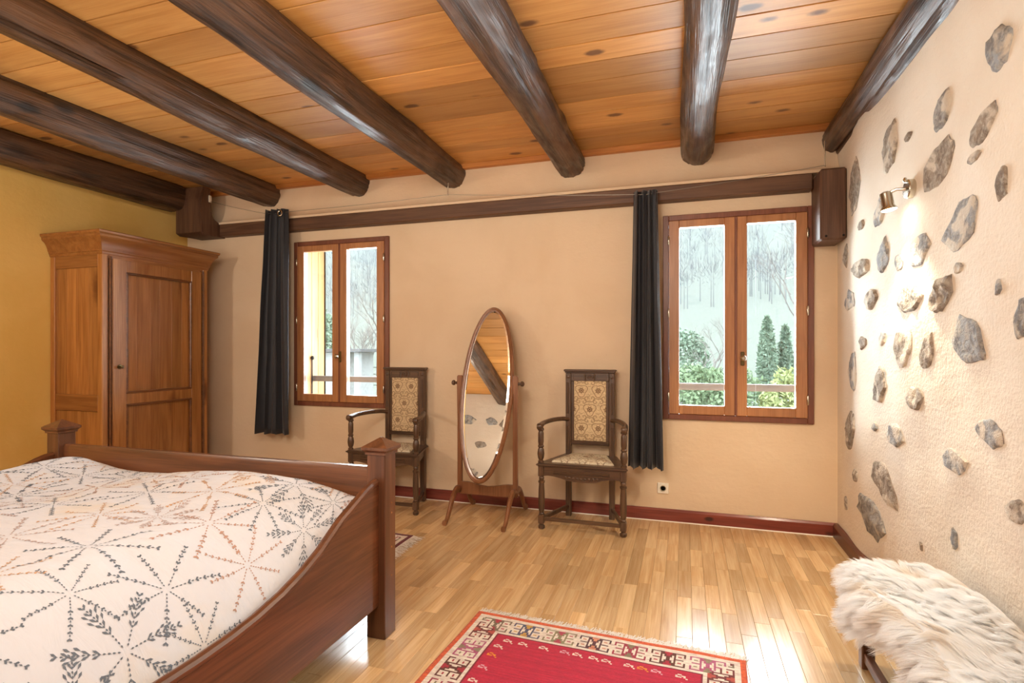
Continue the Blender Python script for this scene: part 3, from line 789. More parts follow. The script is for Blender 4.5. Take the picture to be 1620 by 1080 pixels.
def side_rail(x0, x1, name):
    bm = NB(); prism(bm, [(RT[-1][0] + .045, .15), (RT[0][0], .15)] + RT[:-1] + [(RT[-1][0] + .045, RT[-1][1])], 'x', x0, x1, .0)
    return bm
bm = side_rail(-1.336, -1.306, ''); rr_ = obj('side_rail', bm, M['bedY'], bed, ang=30)
bm = NB()
edge = [(-1.321, y, z + .004) for y, z in RT[:-1]]
tube(bm, edge, .019, 10, sx=1.0); obj('rail_moulding', bm, M['bedY'], rr_)
bm = side_rail(-3.414, -3.384, ''); rl_ = obj('side_rail', bm, M['bedY'], bed, ang=30)
bm = NB(); tube(bm, [(-3.399, y, z + .004) for y, z in RT[:-1]], .019, 10); obj('rail_moulding', bm, M['bedY'], rl_)
for k in range(10): bm = NB(); box(bm, -3.38, -1.34, .12 + k * .2, .2 + k * .2, .19, .21); obj('slat', bm, M['bedX'], bed)

# duvet over the mattress
DX0, DX1, DYA, DYB = -3.365, -1.345, .09, 2.155
def gs(x, y, cx, cy, sx, sy): return math.exp(-((x - cx) / sx) ** 2 - ((y - cy) / sy) ** 2)
def duvet_z(x, y):
    z = .688
    z += .050 * gs(x, y, -1.95, 1.95, .40, .30) + .055 * gs(x, y, -3.20, 1.95, .30, .45) - .012 * gs(x, y, -2.65, 2.0, .3, .4)
    z += .020 * gs(x, y, -2.3, 1.2, .5, .35) - .015 * gs(x, y, -1.75, 1.4, .25, .3) + .02 * gs(x, y, -2.0, .7, .4, .3)
    z += .016 * mn.noise(Vector((x * 2.1, y * 2.6, 1))) + .006 * mn.noise(Vector((x * 4 + y * 3, y * 9 - x * 5, 7)))
    z += .0035 * mn.noise(Vector((x * 9 + y * 8, y * 22 - x * 12, 3)))
    w_ = .36
    for edge_x, s in ((DX1, 1), (DX0, -1)):
        t = 1 - (edge_x - x) * s / w_
        if t > 0:
            ze = rail_z(y) - .045; t = min(t, 1)
            f_ = .35 * (1 - math.sqrt(max(0, 1 - t * t))) + .65 * t ** 2.0
            z = z + (ze - z) * f_ + .012 * math.sin(y * 14 + 3 * math.sin(y * 5)) * t * (1 - t) * 2
    t = max(0, (y - (DYB - .14)) / .14); z -= .10 * (1 - math.sqrt(max(0, 1 - min(1, t) ** 2)))
    return z
nx, ny = 170, 150; vv = []; ff = []
ux = [DX0 + (DX1 - DX0) * (.5 - .5 * math.cos(PI * i / nx)) * 1.0 for i in range(nx + 1)]
for j in range(ny + 1):
    y = DYA + (DYB - DYA) * j / ny
    for x in ux: vv.append((x, y, duvet_z(x, y)))
for j in range(ny):
    for i in range(nx):
        a = j * (nx + 1) + i; ff.append((a, a + 1, a + nx + 2, a + nx + 1))
# skirt down to the slats, closed underneath
per = [j * (nx + 1) for j in range(ny)] + [ny * (nx + 1) + i for i in range(nx)] + [j * (nx + 1) + nx for j in range(ny, 0, -1)] + [i for i in range(nx, 0, -1)]
b0 = len(vv)
for k in per: vv.append((vv[k][0], vv[k][1], .215))
for k in range(len(per)):
    k2 = (k + 1) % len(per); ff.append((per[k], per[k2], b0 + k2, b0 + k))
dz = pymesh('duvet', vv, ff, M['duvet'], True)
duvet = bpy.data.objects.new('duvet', dz); COL.objects.link(duvet); place(duvet, (-2.34, 1.1, .215))
tag(duvet, 'rumpled white duvet printed with snowflake sprigs on the walnut bed', 'duvet')

# the print: sprigs of small leaves lying on the cloth, by arc length across the rolled edge
xs_ = np.linspace(DX1, DX0, 700); zs_ = np.array([duvet_z(x, 1.2) for x in xs_])
arc = np.concatenate([[0], np.cumsum(np.hypot(np.diff(xs_), np.diff(zs_)))])
def s2x(s): return float(np.interp(s, arc, xs_))
pv = [[], [], [], []]; pf = [[], [], [], []]
def leaf(c, p, q, wd):
    """a leaf from p to q in (s, y)"""
    (s0, y0), (s1, y1) = p, q; dx, dy = s1 - s0, y1 - y0; L = math.hypot(dx, dy) or 1; nx_, ny_ = -dy / L * wd, dx / L * wd
    P = [(s0, y0), (s0 + dx * .62 + nx_, y0 + dy * .62 + ny_), (s1, y1), (s0 + dx * .62 - nx_, y0 + dy * .62 - ny_)]
    b_ = len(pv[c])
    for s, y in P:
        if not (.012 < s < arc[-1] - .02 and DYA + .01 < y < DYB - .01): break
        x = s2x(s); pv[c].append((x, y, duvet_z(x, y)))
    else:
        pf[c].append((b_, b_ + 1, b_ + 2, b_ + 3)); return
    del pv[c][b_:]
def flake(c, s, y, Rr, arms, a0, style, rn):
    for k in range(arms):
        a = a0 + 2 * PI * k / arms; ca, sa = math.cos(a), math.sin(a)
        rk = Rr * rn.uniform(.85, 1.1); t = .08; st = .075; q_ = 0; sc = Rr / .15
        while t < 1:
            p = (s + ca * rk * t, y + sa * rk * t); q = (s + ca * rk * (t + st * .8), y + sa * rk * (t + st * .8))
            leaf(c, p, q, .0024 * sc)
            on = {0: t > .35 and q_ % 2 == 0, 1: .3 < t < .45 or t > .62, 2: t > .28 and q_ % 2 == 0}[style]
            if on:
                for sg in (-1, 1):
                    aa = a + sg * .48; L = rk * (.085 if style < 2 else .11 + .05 * math.sin(t * 3))
                    leaf(c, (p[0] + math.cos(aa) * .003, p[1] + math.sin(aa) * .003), (p[0] + math.cos(aa) * L, p[1] + math.sin(aa) * L), .0032 * sc)
                    if style == 2 and .4 < t < .8:
                        p2 = (p[0] + math.cos(aa) * L, p[1] + math.sin(aa) * L); leaf(c, p2, (p2[0] + math.cos(aa) * L * .8, p2[1] + math.sin(aa) * L * .8), .0032 * sc)
            t += st; q_ += 1
rn = random.Random(12); centers = []
tries = 0
while len(centers) < 130 and tries < 9000:
    tries += 1; s, y = rn.uniform(.03, arc[-1]), rn.uniform(.15, 2.14)
    if all((s - a) ** 2 + (y - b_) ** 2 > .19 ** 2 for a, b_, _ in centers): centers.append((s, y, 0))
for i, (s, y, _) in enumerate(centers):
    c = (0, 1, 0, 2, 0, 3, 0, 0)[i % 8]; flake(c, s, y, rn.uniform(.125, .185), rn.choice((7, 8, 8, 9)), rn.uniform(0, 1), rn.choice((0, 0, 1, 0, 2)), rn)
for c, k in enumerate(('slate', 'rust', 'orange', 'pink')):
    if not pf[c]: continue
    v3 = np.array(pv[c])
    # lift along the cloth's own normal
    e = 2e-3; nrm = []
    for x, y, z in v3:
        gx = (duvet_z(x + e, y) - duvet_z(x - e, y)) / (2 * e); gy = (duvet_z(x, y + e) - duvet_z(x, y - e)) / (2 * e)
        n = Vector((-gx, -gy, 1)).normalized(); nrm.append((n.x, n.y, n.z))
    v3 = v3 + np.array(nrm) * .0016
    me = pymesh('printed_sprigs', v3, pf[c], M[k]); tag(obj('printed_sprigs', me, None, duvet), kind='stuff')

# ------------------------------------------------------------------ armchairs
def arc_pts(pts, n=10):
    """smooth curve through pts"""
    P = [Vector(p) for p in pts]; P = [P[0] * 2 - P[1]] + P + [P[-1] * 2 - P[-2]]; out = []
    for i in range(1, len(P) - 2):
        for k in range(n):
            t = k / n; a, b_, c, d = P[i - 1:i + 3]
            out.append(.5 * ((2 * b_) + (c - a) * t + (2 * a - 5 * b_ + 4 * c - d) * t * t + (3 * b_ - a - 3 * c + d) * t ** 3))
    out.append(P[-2]); return out
def chair():
    root = thing('armchair', (0, 0, 0), '', 'chair', 'carved oak armchairs by the window wall')
    dk, dkx = M['oakdark'], M['oakdarkX']
    fx, fy, bx_, by = .292, -.185, .168, .185; h = .021
    for s in (-1, 1):                                          # front legs, turned
        bm = NB(); x = s * fx; y = fy
        lathe(bm, [(.017, 0), (.024, .008), (.024, .024), (.014, .034), (.014, .04)], x, y, 14)
        box(bm, x - h, x + h, y - h, y + h, .04, .105, .004)
        lathe(bm, [(.014, .104), (.021, .112), (.016, .120), (.020, .135), (.024, .20), (.022, .28), (.019, .33), (.024, .337), (.024, .347), (.017, .353), (.020, .37), (.015, .378), (.015, .382)], x, y, 14)
        box(bm, x - h, x + h, y - h, y + h, .38, .462, .004)
        obj('leg', bm, dk, root, world=False)
    for s in (-1, 1):                                          # rear legs running up into back posts
        bm = NB(); x = s * bx_; box(bm, x - h, x + h, by - h, by + h, 0, .46, .004); obj('leg', bm, dk, root, world=False)
        bm = NB(); box(bm, x - h, x + h, by - h, by + h, .46, 1.115, .004)
        for z0, z1 in ((.80, 1.04), (.52, .70)): tube(bm, [(x, by - h, z0), (x, by - h, z1)], .006, 8); tube(bm, [(x + s * .011, by - h, z0), (x + s * .011, by - h, z1)], .003, 6)
        lathe(bm, [(.003, 0), (.014, .002), (.014, .006), (.008, .009)], segs=12, mtx=Matrix.Translation((x, by - h, 1.085)) @ Matrix.Rotation(R(90), 4, 'X'))
        obj('back_post', bm, dk, root, world=False)
    # seat frame with moulded edge
    bm = NB()
    def trap(o_): return [(-fx - .028 - o_, fy - .028 - o_), (fx + .028 + o_, fy - .028 - o_), (bx_ + .034 + o_, by + .022), (-bx_ - .034 - o_, by + .022)]
    for o_, z0, z1 in ((-.004, .452, .462), (.006, .462, .474), (-.002, .474, .480)): prism(bm, trap(o_), 'z', z0, z1, .003)
    obj('seat_frame', bm, dkx, root, world=False)
    # upholstered seat, low cushion
    bm = NB(); rows = []
    for q, (k, z) in enumerate(((1, .478), (.985, .490), (.93, .498), (.75, .505), (.4, .510))):
        ring = []
        for (ax, ay), (bx2, by2) in zip(*[[(-.225, -.155), (.225, -.155), (.135, .150), (-.135, .150)], [(.225, -.155), (.135, .150), (-.135, .150), (-.225, -.155)]]):
            for t in range(6): ring.append(bm.verts.new(((ax + (bx2 - ax) * t / 6) * k, (ay + (by2 - ay) * t / 6) * k, z)))
        rows.append(ring)
    for A, B in zip(rows, rows[1:]):
        for k in range(24): bm.faces.new((A[k], A[(k + 1) % 24], B[(k + 1) % 24], B[k]))
    bm.faces.new(rows[-1]); bm.faces.new(rows[0][::-1]); obj('seat_cushion', bm, M['tapseat'], root, world=False)
    # aprons
    low = [(-.272, .385), (-.24, .392), (-.20, .387), (-.15, .380), (-.10, .362), (-.05, .357), (0, .356)]
    poly = [(-.272, .452), (-.272, .385)] + low[1:] + [(-x, z) for x, z in low[-2::-1]] + [(.272, .452)]
    bm = NB(); prism(bm, poly, 'y', fy - .014, fy + .008, .002)
    for z in (.405, .416, .427): tube(bm, [(-.20, fy - .015, z), (.20, fy - .015, z)], .0042, 6)
    for k in range(-4, 5): lathe(bm, [(.010, 0), (.008, .004), (.003, .006)], segs=8, mtx=Matrix.Translation((k * .028, fy - .012, .378 + abs(k) * .002)) @ Matrix.Rotation(R(90), 4, 'X'))
    obj('front_apron', bm, dkx, root, world=False)
    for s in (-1, 1):
        bm = NB(); A = Vector((s * fx, fy, 0)); B = Vector((s * bx_, by, 0)); d = (B - A).normalized(); n = Vector((-d.y, d.x, 0)) * .010
        P = [A + d * .02 + n, A + d * .02 - n, B - d * .02 - n, B - d * .02 + n]; prism(bm, [(p.x, p.y) for p in P], 'z', .39, .452)
        obj('side_apron', bm, dk, root, world=False)
        bm = NB(); n *= 1.3; P = [A + n, A - n, B - n, B + n]; prism(bm, [(p.x, p.y) for p in P], 'z', .062, .088, .003); obj('stretcher', bm, dk, root, world=False)
    bm = NB(); box(bm, -bx_ + .02, bx_ - .02, by - .010, by + .010, .39, .452, .002); obj('rear_apron', bm, dkx, root, world=False)
    bm = NB(); box(bm, -fx + .018, fx - .018, fy - .013, fy + .013, .062, .086, .004); obj('stretcher', bm, dkx, root, world=False)
    # back frame
    bm = NB(); ix = bx_ - h
    box(bm, -ix, ix, by - .016, by + .016, .560, .592, .004); tube(bm, [(-ix, by - .017, .576), (ix, by - .017, .576)], .005, 6)
    obj('back_rail', bm, dkx, root, world=False)
    bm = NB(); box(bm, -ix, ix, by - .015, by + .016, 1.052, 1.116, .003)
    for a, b_ in ((-.13, -.047), (.047, .13)):
        for (p, q, r_, t) in ((a, b_, 1.066, 1.070), (a, b_, 1.100, 1.104), (a, a + .004, 1.066, 1.104), (b_ - .004, b_, 1.066, 1.104)): box(bm, p, q, by - .020, by - .012, r_, t)
    for x in (-.036, .036): tube(bm, [(x, by - .016, 1.058), (x, by - .016, 1.11)], .006, 8)
    obj('crest_rail', bm, dkx, root, world=False)
    bm = NB()
    tube(bm, [(.024 * math.cos(a), by - .017, 1.085 + .017 * math.sin(a)) for a in [2 * PI * k / 16 for k in range(17)]], .0045, 6)
    for k in range(3): lathe(bm, [(.008, 0), (.006, .004), (.002, .006)], segs=8, mtx=Matrix.Translation(((k - 1) * .013, by - .015, 1.085)) @ Matrix.Rotation(R(90), 4, 'X'))
    obj('rosette', bm, dk, root, world=False)
    bm = NB(); lathe(bm, [(.20 * math.sqrt(2), 0)], segs=4) if False else None
    cx_ = bx_ + .026
    box(bm, -cx_, cx_, by - .030, by + .028, 1.116, 1.126, .003); box(bm, -cx_ - .008, cx_ + .008, by - .038, by + .032, 1.126, 1.142, .005)
    obj('cornice', bm, dkx, root, world=False)
    for x0, x1 in ((-ix, -.123), (.123, ix)): bm = NB(); box(bm, x0, x1, by - .012, by + .012, .592, 1.052, .003); obj('back_stile', bm, dk, root, world=False)
    bm = NB(); rows = []
    for k, yv in ((1, by - .011), (.97, by - .017), (.85, by - .021), (.4, by - .023)):
        mx_, mz = .125 - (1 - k) * .125, .232 - (1 - k) * .125
        rows.append([bm.verts.new((a * mx_, yv, .822 + c * mz)) for a, c in ((-1, -1), (0, -1), (1, -1), (1, 0), (1, 1), (0, 1), (-1, 1), (-1, 0))])
    for A, B in zip(rows, rows[1:]):
        for k in range(8): bm.faces.new((A[k], A[(k + 1) % 8], B[(k + 1) % 8], B[k]))
    bm.faces.new(rows[-1]); obj('back_panel', bm, M['tapback'], root, world=False)
    bm = NB()
    for s in (-1, 1):
        for k in range(40): lathe(bm, [(.0035, 0), (.002, .003)], segs=5, mtx=Matrix.Translation((s * .122, by - .013, .595 + k * .0117)) @ Matrix.Rotation(R(90), 4, 'X'))
    for z in (.594, 1.05):
        for k in range(21): lathe(bm, [(.0035, 0), (.002, .003)], segs=5, mtx=Matrix.Translation((-.12 + k * .012, by - .013, z)) @ Matrix.Rotation(R(90), 4, 'X'))
    tag(obj('upholstery_nails', bm, M['knobm'], root, world=False), kind='stuff')
    for s in (-1, 1):                                          # arms and their supports
        bm = NB(); pts = arc_pts([(s * bx_, by - .005, .752), (s * (bx_ + .035), by - .06, .762), (s * .255, .02, .764), (s * .295, -.10, .756), (s * .300, -.20, .744)], 8)
        n = len(pts); tube(bm, pts, [.017 + .005 * max(0, (k / n - .75) * 4) for k in range(n)], 10, sx=1.15)
        lathe(bm, [(.020, -.018), (.024, -.008), (.024, .008), (.020, .018)], segs=14, mtx=Matrix.Translation((s * .300, -.205, .742)) @ Matrix.Rotation(R(90), 4, 'Y'))
        obj('arm', bm, dk, root, world=False)
        bm = NB(); x = s * .296
        lathe(bm, [(.021, .480), (.021, .492), (.014, .498), (.022, .515), (.026, .545), (.022, .575), (.016, .588), (.022, .594), (.022, .602), (.017, .608), (.021, .63), (.021, .69), (.016, .708), (.023, .714), (.023, .724), (.017, .734)], x, -.188, 14)
        obj('arm_support', bm, dk, root, world=False)
    return root
ch1 = chair(); ch1.location = (-.695, 4.005, 0)
ch1['label'] = 'carved oak armchair with tapestry back, between mirror and right curtain'
ch2 = copy_tree(ch1); ch2.location = (-2.30, 4.02, 0)
ch2['label'] = 'carved oak armchair with tapestry back, partly behind the bed post under the left window'

# ------------------------------------------------------------------ cheval mirror
cv = thing('cheval_mirror', (-1.457, 3.96, 0), 'oval cheval mirror on a wooden stand between the two armchairs', 'mirror')
X = .2285
for s in (-1, 1):
    bm = NB()
    prism(bm, [(s * X - .019, .17), (s * X + .019, .17), (s * X + .017, .75), (s * X + .021, 1.0), (s * X + .021, 1.085), (s * X + .014, 1.095), (s * X - .014, 1.095), (s * X - .021, 1.085), (s * X - .021, 1.0), (s * X - .017, .75)], 'y', -.014, .014, .004)
    obj('upright', bm, M['cheval'], cv, world=False)
    for d in (-1, 1):
        bm = NB(); pts = arc_pts([(s * X, -d * .0, .20), (s * X, d * .07, .215), (s * X, d * .145, .165), (s * X, d * .215, .07), (s * X, d * .265, .022), (s * X, d * .30, .018)], 6)
        n = len(pts); tube(bm, pts, [.030 - .013 * k / n + (.006 if k > n - 4 else 0) for k in range(n)], 10, sx=.72)
        obj('foot', bm, M['cheval'], cv, world=False)
    bm = NB(); mtx = Matrix.Translation((s * X, 0, 1.035)) @ Matrix.Rotation(R(90) * s, 4, 'Y')
    lathe(bm, [(.006, -.03), (.006, .022), (.014, .026), (.010, .034), (.010, .040), (.019, .046), (.021, .056), (.016, .066), (.005, .071)], segs=14, mtx=mtx); obj('pivot_knob', bm, M['oakdark'], cv, world=False)
bm = NB(); top = [(-X, .235), (-.17, .245), (-.10, .262), (-.05, .252), (0, .238), (.05, .252), (.10, .262), (.17, .245), (X, .235)]
top = [(-X, .262), (-.17, .262), (-.12, .255), (-.06, .238), (0, .232), (.06, .238), (.12, .255), (.17, .262), (X, .262)]
prism(bm, [(X, .165), (-X, .165)] + top, 'y', -.013, .013, .004); obj('stretcher', bm, M['cheval'], cv, world=False)
TILT = Matrix.Translation((0, 0, 1.02)) @ Matrix.Rotation(R(-14.8), 4, 'X')
A_, B_ = .196, .672; ZO = -.055
def oval(k, a, b_): t = 2 * PI * k / 72; return (a * math.cos(t), b_ * math.sin(t) + ZO)
bm = NB(); rows = []
for off, y in ((-.014, .016), (.016, .016), (.019, .0), (.016, -.012), (.008, -.019), (.001, -.016), (-.004, -.019), (-.010, -.017), (-.013, -.008), (-.014, .0)):
    rows.append([bm.verts.new(TILT @ Vector((oval(k, A_ + off, B_ + off)[0], y, oval(k, A_ + off, B_ + off)[1]))) for k in range(72)])
rows.append(rows[0])
for P, Q in zip(rows, rows[1:]):
    for k in range(72): bm.faces.new((P[k], P[(k + 1) % 72], Q[(k + 1) % 72], Q[k]))
obj('oval_frame', bm, M['cheval'], cv, world=False)
bm = NB(); rows = []
for off, y in ((-.010, -.002), (-.013, -.004), (-.028, -.0065)):
    rows.append([bm.verts.new(TILT @ Vector((oval(k, A_ + off, B_ + off)[0], y, oval(k, A_ + off, B_ + off)[1]))) for k in range(72)])
for P, Q in zip(rows, rows[1:]):
    for k in range(72): bm.faces.new((P[k], P[(k + 1) % 72], Q[(k + 1) % 72], Q[k]))
bm.faces.new(rows[-1]); g = obj('mirror_glass', bm, M['mirror'], cv, world=False, ang=1)
bm = NB(); B1 = [bm.verts.new(TILT @ Vector((oval(k, A_ - .012, B_ - .012)[0], .004, oval(k, A_ - .012, B_ - .012)[1]))) for k in range(72)]
B2 = [bm.verts.new(TILT @ Vector((oval(k, A_ - .012, B_ - .012)[0], .012, oval(k, A_ - .012, B_ - .012)[1]))) for k in range(72)]
bm.faces.new(B1); bm.faces.new(B2)
for k in range(72): bm.faces.new((B1[k], B1[(k + 1) % 72], B2[(k + 1) % 72], B2[k]))
obj('back_board', bm, M['oakdark'], cv, world=False)

# ------------------------------------------------------------------ rugs
PALS = [('#5a3a2c', '#a8323c'), ('#76705a', '#b23a44'), ('#4a3a3a', '#d08c6c'), ('#b0607e', '#8a8468'), ('#4e5a70', '#c9a04e'), ('#9a3a48', '#7d7a5c'), ('#6b3a34', '#b85848'), ('#8c8a66', '#b04858')]
def rug(W_, L_, cell, bw, field, label, name, cols_edge='#d8643a', seed=1):
    rn = random.Random(seed); nx, ny = int(W_ / cell), int(L_ / cell)
    F = np.zeros((ny, nx, 3)); lin = lambda h: np.array(rgb(h)[:3])
    fld = lin(field)
    for j in range(ny): F[j, :] = fld * (1 + rn.uniform(-.10, .10))
    F *= (1 + np.random.uniform(-.07, .07, (ny, nx, 1)))
    ground = lin('#e6dccb')
    def motif(i, j, pal):
        a, b_ = pal; k = i if i < 10 else 19 - i
        if 1 <= k <= 6 and 2 <= j <= 14:                          # bracket opening outwards, hooked ends
            k = 7 - k
            if k == 1 or (j in (2, 14)) or (j == 8 and k <= 5): return lin(a)
            if k == 6 and (3 <= j <= 5 or 11 <= j <= 13): return lin(a)
            if 3 <= k <= 4 and j in (5, 11): return lin(b_)
            return None
        if 7 <= k <= 9 and 2 <= j <= 14:                          # hourglass
            d = abs(j - 8); e = (9.5 - i) if i < 10 else (i - 9.5)
            if e <= d * .5 + .6: return lin(a) if abs(e - d * .5) < .55 else lin(b_)
        return None
    e0 = 3
    for j in range(ny):
        for i in range(nx):
            dl, dr, dt, db = i, nx - 1 - i, ny - 1 - j, j; d = min(dl, dr, dt, db)
            if d < e0: F[j, i] = lin(cols_edge) * (1 + rn.uniform(-.15, .15)); continue
            if d >= e0 + bw: continue
            F[j, i] = ground * (1 + rn.uniform(-.06, .06))
            if d == e0 + bw - 1: F[j, i] = lin('#7a2a34'); continue
            q = d - e0 - 1
            if dt == d or db == d: seq = (i - e0 - 3)
            else: seq = (j - e0 - 3)
            pal = PALS[(seq // 20 * 3 + (1 if d == dt else 0)) % 8]; c = motif(seq % 20, q, pal) if 0 <= q < 17 and seq >= 0 else None
            if c is not None: F[j, i] = c * (1 + rn.uniform(-.1, .1))
    # sprigs along the inside of the border
    inner = e0 + bw + 2; s = inner + 4
    sp = ['#e8d8c8', '#e0902c', '#d8a8b0', '#e8d8c8']
    def sprig(ci, cj, c):
        for di, dj in ((0, 0), (1, 0), (2, 1), (3, 1), (3, 0), (-1, 1), (-1, 0), (1, 2), (4, -1), (0, 2)):
            if 0 <= cj + dj < ny and 0 <= ci + di < nx: F[cj + dj, ci + di] = lin(c)
    while s < max(nx, ny) - inner - 6:
        if s < nx - inner - 6:
            sprig(s, ny - 1 - inner - 3, rn.choice(sp)); sprig(s, inner + 2, rn.choice(sp))
        if s < ny - inner - 6:
            sprig(inner + 1, s, rn.choice(sp)); sprig(nx - inner - 7, s, rn.choice(sp))
        s += rn.choice((7, 9, 12))
    xs = (np.arange(nx + 1) - nx / 2) * cell; ys = (np.arange(ny + 1) - ny / 2) * cell
    V = []
    for y in ys:
        for x in xs:
            V.append((x + .006 * mn.noise(Vector((x * 2, y * 3, seed))), y + .006 * mn.noise(Vector((x * 3, y * 2, seed + 5))), .009 + .0015 * mn.noise(Vector((x * 8, y * 8, 1)))))
    Fc = [(j * (nx + 1) + i, j * (nx + 1) + i + 1, (j + 1) * (nx + 1) + i + 1, (j + 1) * (nx + 1) + i) for j in range(ny) for i in range(nx)]
    cols = np.repeat(F.reshape(-1, 3), 4, axis=0)
    per = [i for i in range(nx)] + [j * (nx + 1) + nx for j in range(ny)] + [ny * (nx + 1) + i for i in range(nx, 0, -1)] + [j * (nx + 1) for j in range(ny, 0, -1)]
    b0 = len(V)
    for k in per: V.append((V[k][0], V[k][1], .0006))
    for k in range(len(per)): k2 = (k + 1) % len(per); Fc.append((per[k2], per[k], b0 + k, b0 + k2))
    cols = np.vstack([cols, np.tile(lin(cols_edge), (4 * len(per), 1))])
    me = pymesh(name, V, Fc, M['rug'])
    ca = me.color_attributes.new('weave', 'FLOAT_COLOR', 'CORNER'); ca.data.foreach_set('color', np.hstack([cols, np.ones((len(cols), 1))]).astype(np.float32).ravel())
    o = bpy.data.objects.new('pile', me); return o, nx * cell, ny * cell
def fringe(root, p0, p1, out, n, ln, seed):
    rn = random.Random(seed); V = []; Fc = []; p0, p1, out = Vector(p0), Vector(p1), Vector(out)
    al = (p1 - p0).normalized()
    for k in range(n):
        p = p0.lerp(p1, (k + rn.random()) / n); d = (out + al * rn.uniform(-.45, .45)).normalized(); L = ln * rn.uniform(.65, 1.15); w_ = rn.uniform(.0012, .0026)
        b_ = len(V)
        for q, (t, z) in enumerate(((-.1, .007), (.4, .006), (1, .0018))):
            c = p + d * L * t + al * rn.uniform(-.002, .002); V += [tuple(c + al * w_) [:2] + (z + rn.uniform(0, .002),), tuple(c - al * w_)[:2] + (z + .001,)]
        Fc += [(b_, b_ + 2, b_ + 3, b_ + 1), (b_ + 2, b_ + 4, b_ + 5, b_ + 3)]
    me = pymesh('fringe', V, Fc, M['fringe']); o = obj('fringe', me, None, root, world=False); return tag(o, kind='stuff')
rg = thing('rug', (0, 0, 0), 'crimson wool rug with white motif border and fringe on parquet', 'rug')
o, w1, l1 = rug(1.21, 1.85, .0078, 19, '#ba2840', '', 'pile', seed=4); COL.objects.link(o); o.parent = rg
fringe(rg, (-w1 / 2, l1 / 2, 0), (w1 / 2, l1 / 2, 0), (.25, 1, 0), 520, .05, 3)
fringe(rg, (-w1 / 2, -l1 / 2, 0), (w1 / 2, -l1 / 2, 0), (0, -1, 0), 300, .05, 4)
an = R(-3.0); ca_, sa_ = math.cos(an), math.sin(an); cx0, cy0 = -.361, 2.476     # middle of the far edge
rg.rotation_euler = (0, 0, an); rg.location = (cx0 + sa_ * l1 / 2, cy0 - ca_ * l1 / 2, 0)
rg2 = thing('rug', (0, 0, 0), 'dark red rug with grey fringe on the floor behind the bed foot', 'rug')
o, w2, l2 = rug(.80, 1.5, .0095, 19, '#5e1420', '', 'pile', '#5a1c22', seed=9); COL.objects.link(o); o.parent = rg2
fringe(rg2, (-w2 / 2, l2 / 2, 0), (w2 / 2, l2 / 2, 0), (.2, 1, 0), 300, .085, 6)
rg2.rotation_euler = (0, 0, R(-90)); rg2.location = (-1.79 - l2 / 2, 2.99, 0)

# ------------------------------------------------------------------ bench with sheepskin
bn = thing('bench', (.84, 1.75, 0), 'low dark wooden bench under the sheepskin by the stone wall', 'bench')
BX0, BX1, BY0, BY1, BZ = .685, .985, .95, 2.58, .36
for x in (BX0 + .025, BX1 - .03):
    for y in (BY0 + .025, BY1 - .025):
        bm = NB(); box(bm, x - .024, x + .024, y - .024, y + .024, 0, BZ - .03, .004); obj('leg', bm, M['bedZ'], bn)
bm = NB(); box(bm, BX0 - .004, BX1, BY0, BY1 + .004, BZ - .032, BZ, .005); obj('bench_top', bm, M['bedY'], bn)
bm = NB(); box(bm, BX0 + .005, BX0 + .022, BY0 + .05, BY1 - .05, BZ - .11, BZ - .03, .003); obj('side_rail', bm, M['bedY'], bn)
bm = NB(); box(bm, BX0 + .008, BX0 + .034, BY0 + .05, BY1 - .05, .03, .07, .003); obj('side_rail', bm, M['bedY'], bn)
bm = NB(); box(bm, BX0 + .05, BX1 - .05, BY1 - .035, BY1 - .012, BZ - .11, BZ - .03, .003); obj('end_rail', bm, M['bedX'], bn)
# the hide: flat from the wall over the bench edge, then hanging down its long side
def hide(u, v):
    """u: 0 wall .. 1 lower hem of the hanging side, v: 0 near .. 1 far"""
    y = 1.0 + v * 1.62
    top = .275 + .02 * math.sin(v * 9); drop = .13 + .05 * math.sin(v * 7 + 1) + .02 * math.sin(v * 23); tot = top + drop + .03
    d = u * tot; rd = .04
    bump_ = .020 * mn.noise(Vector((u * 4, v * 9, 2))) + .018 * math.sin(v * 11 + u * 3) * (1 - u) 
    if d < top: x, z = BX1 - .012 - d, BZ + .030 + bump_ + .045 * (1 - d / top) ** 2
    elif d < top + rd * PI / 2:
        a = (d - top) / rd; x, z = BX1 - .012 - top - rd * math.sin(a), BZ + .030 + bump_ * (1 - a / 1.6) - rd * (1 - math.cos(a))
    else:
        e = d - top - rd * PI / 2; x, z = BX1 - .012 - top - rd - .01 * math.sin(v * 17) * e * 8, BZ + .030 - rd - e
    far = max(0, (v - .9) / .1)
    z -= .012 * far * (1 - u)
    return Vector((x, y + .03 * math.sin(u * 5) * far, z))
nu, nv = 40, 90; V = []; Fc = []
for sgn in (0, 1):
    for j in range(nv + 1):
        for i in range(nu + 1):
            u, v = i / nu, j / nv; p = hide(u, v)
            if sgn:
                du = hide(min(1, u + .01), v) - hide(max(0, u - .01), v); dv = hide(u, min(1, v + .01)) - hide(u, max(0, v - .01)); n = du.cross(dv).normalized()
                if n.z < 0 and u < .5: n = -n
                p = p - (n if n.x <= .2 else -n) * .01
            V.append(tuple(p))
K = (nu + 1) * (nv + 1)
for j in range(nv):
    for i in range(nu):
        a = j * (nu + 1) + i; Fc.append((a, a + 1, a + nu + 2, a + nu + 1)); Fc.append((K + a, K + a + nu + 1, K + a + nu + 2, K + a + 1))
sk = thing('sheepskin', (.84, 1.8, BZ), 'long haired white sheepskin draped over the low bench', 'sheepskin')
me = pymesh('hide', V, Fc, M['fleece'], True); obj('hide', me, None, sk)
NS = 76000; rs = np.random.RandomState(5); V = []; Fc = []; tint = []
SEG = 4
clump = [(rs.rand(), rs.rand(), rs.uniform(-1, 1), rs.uniform(-1, 1), rs.uniform(.8, 1.25)) for _ in range(520)]
cu = np.array([c[0] for c in clump]); cvv = np.array([c[1] for c in clump])
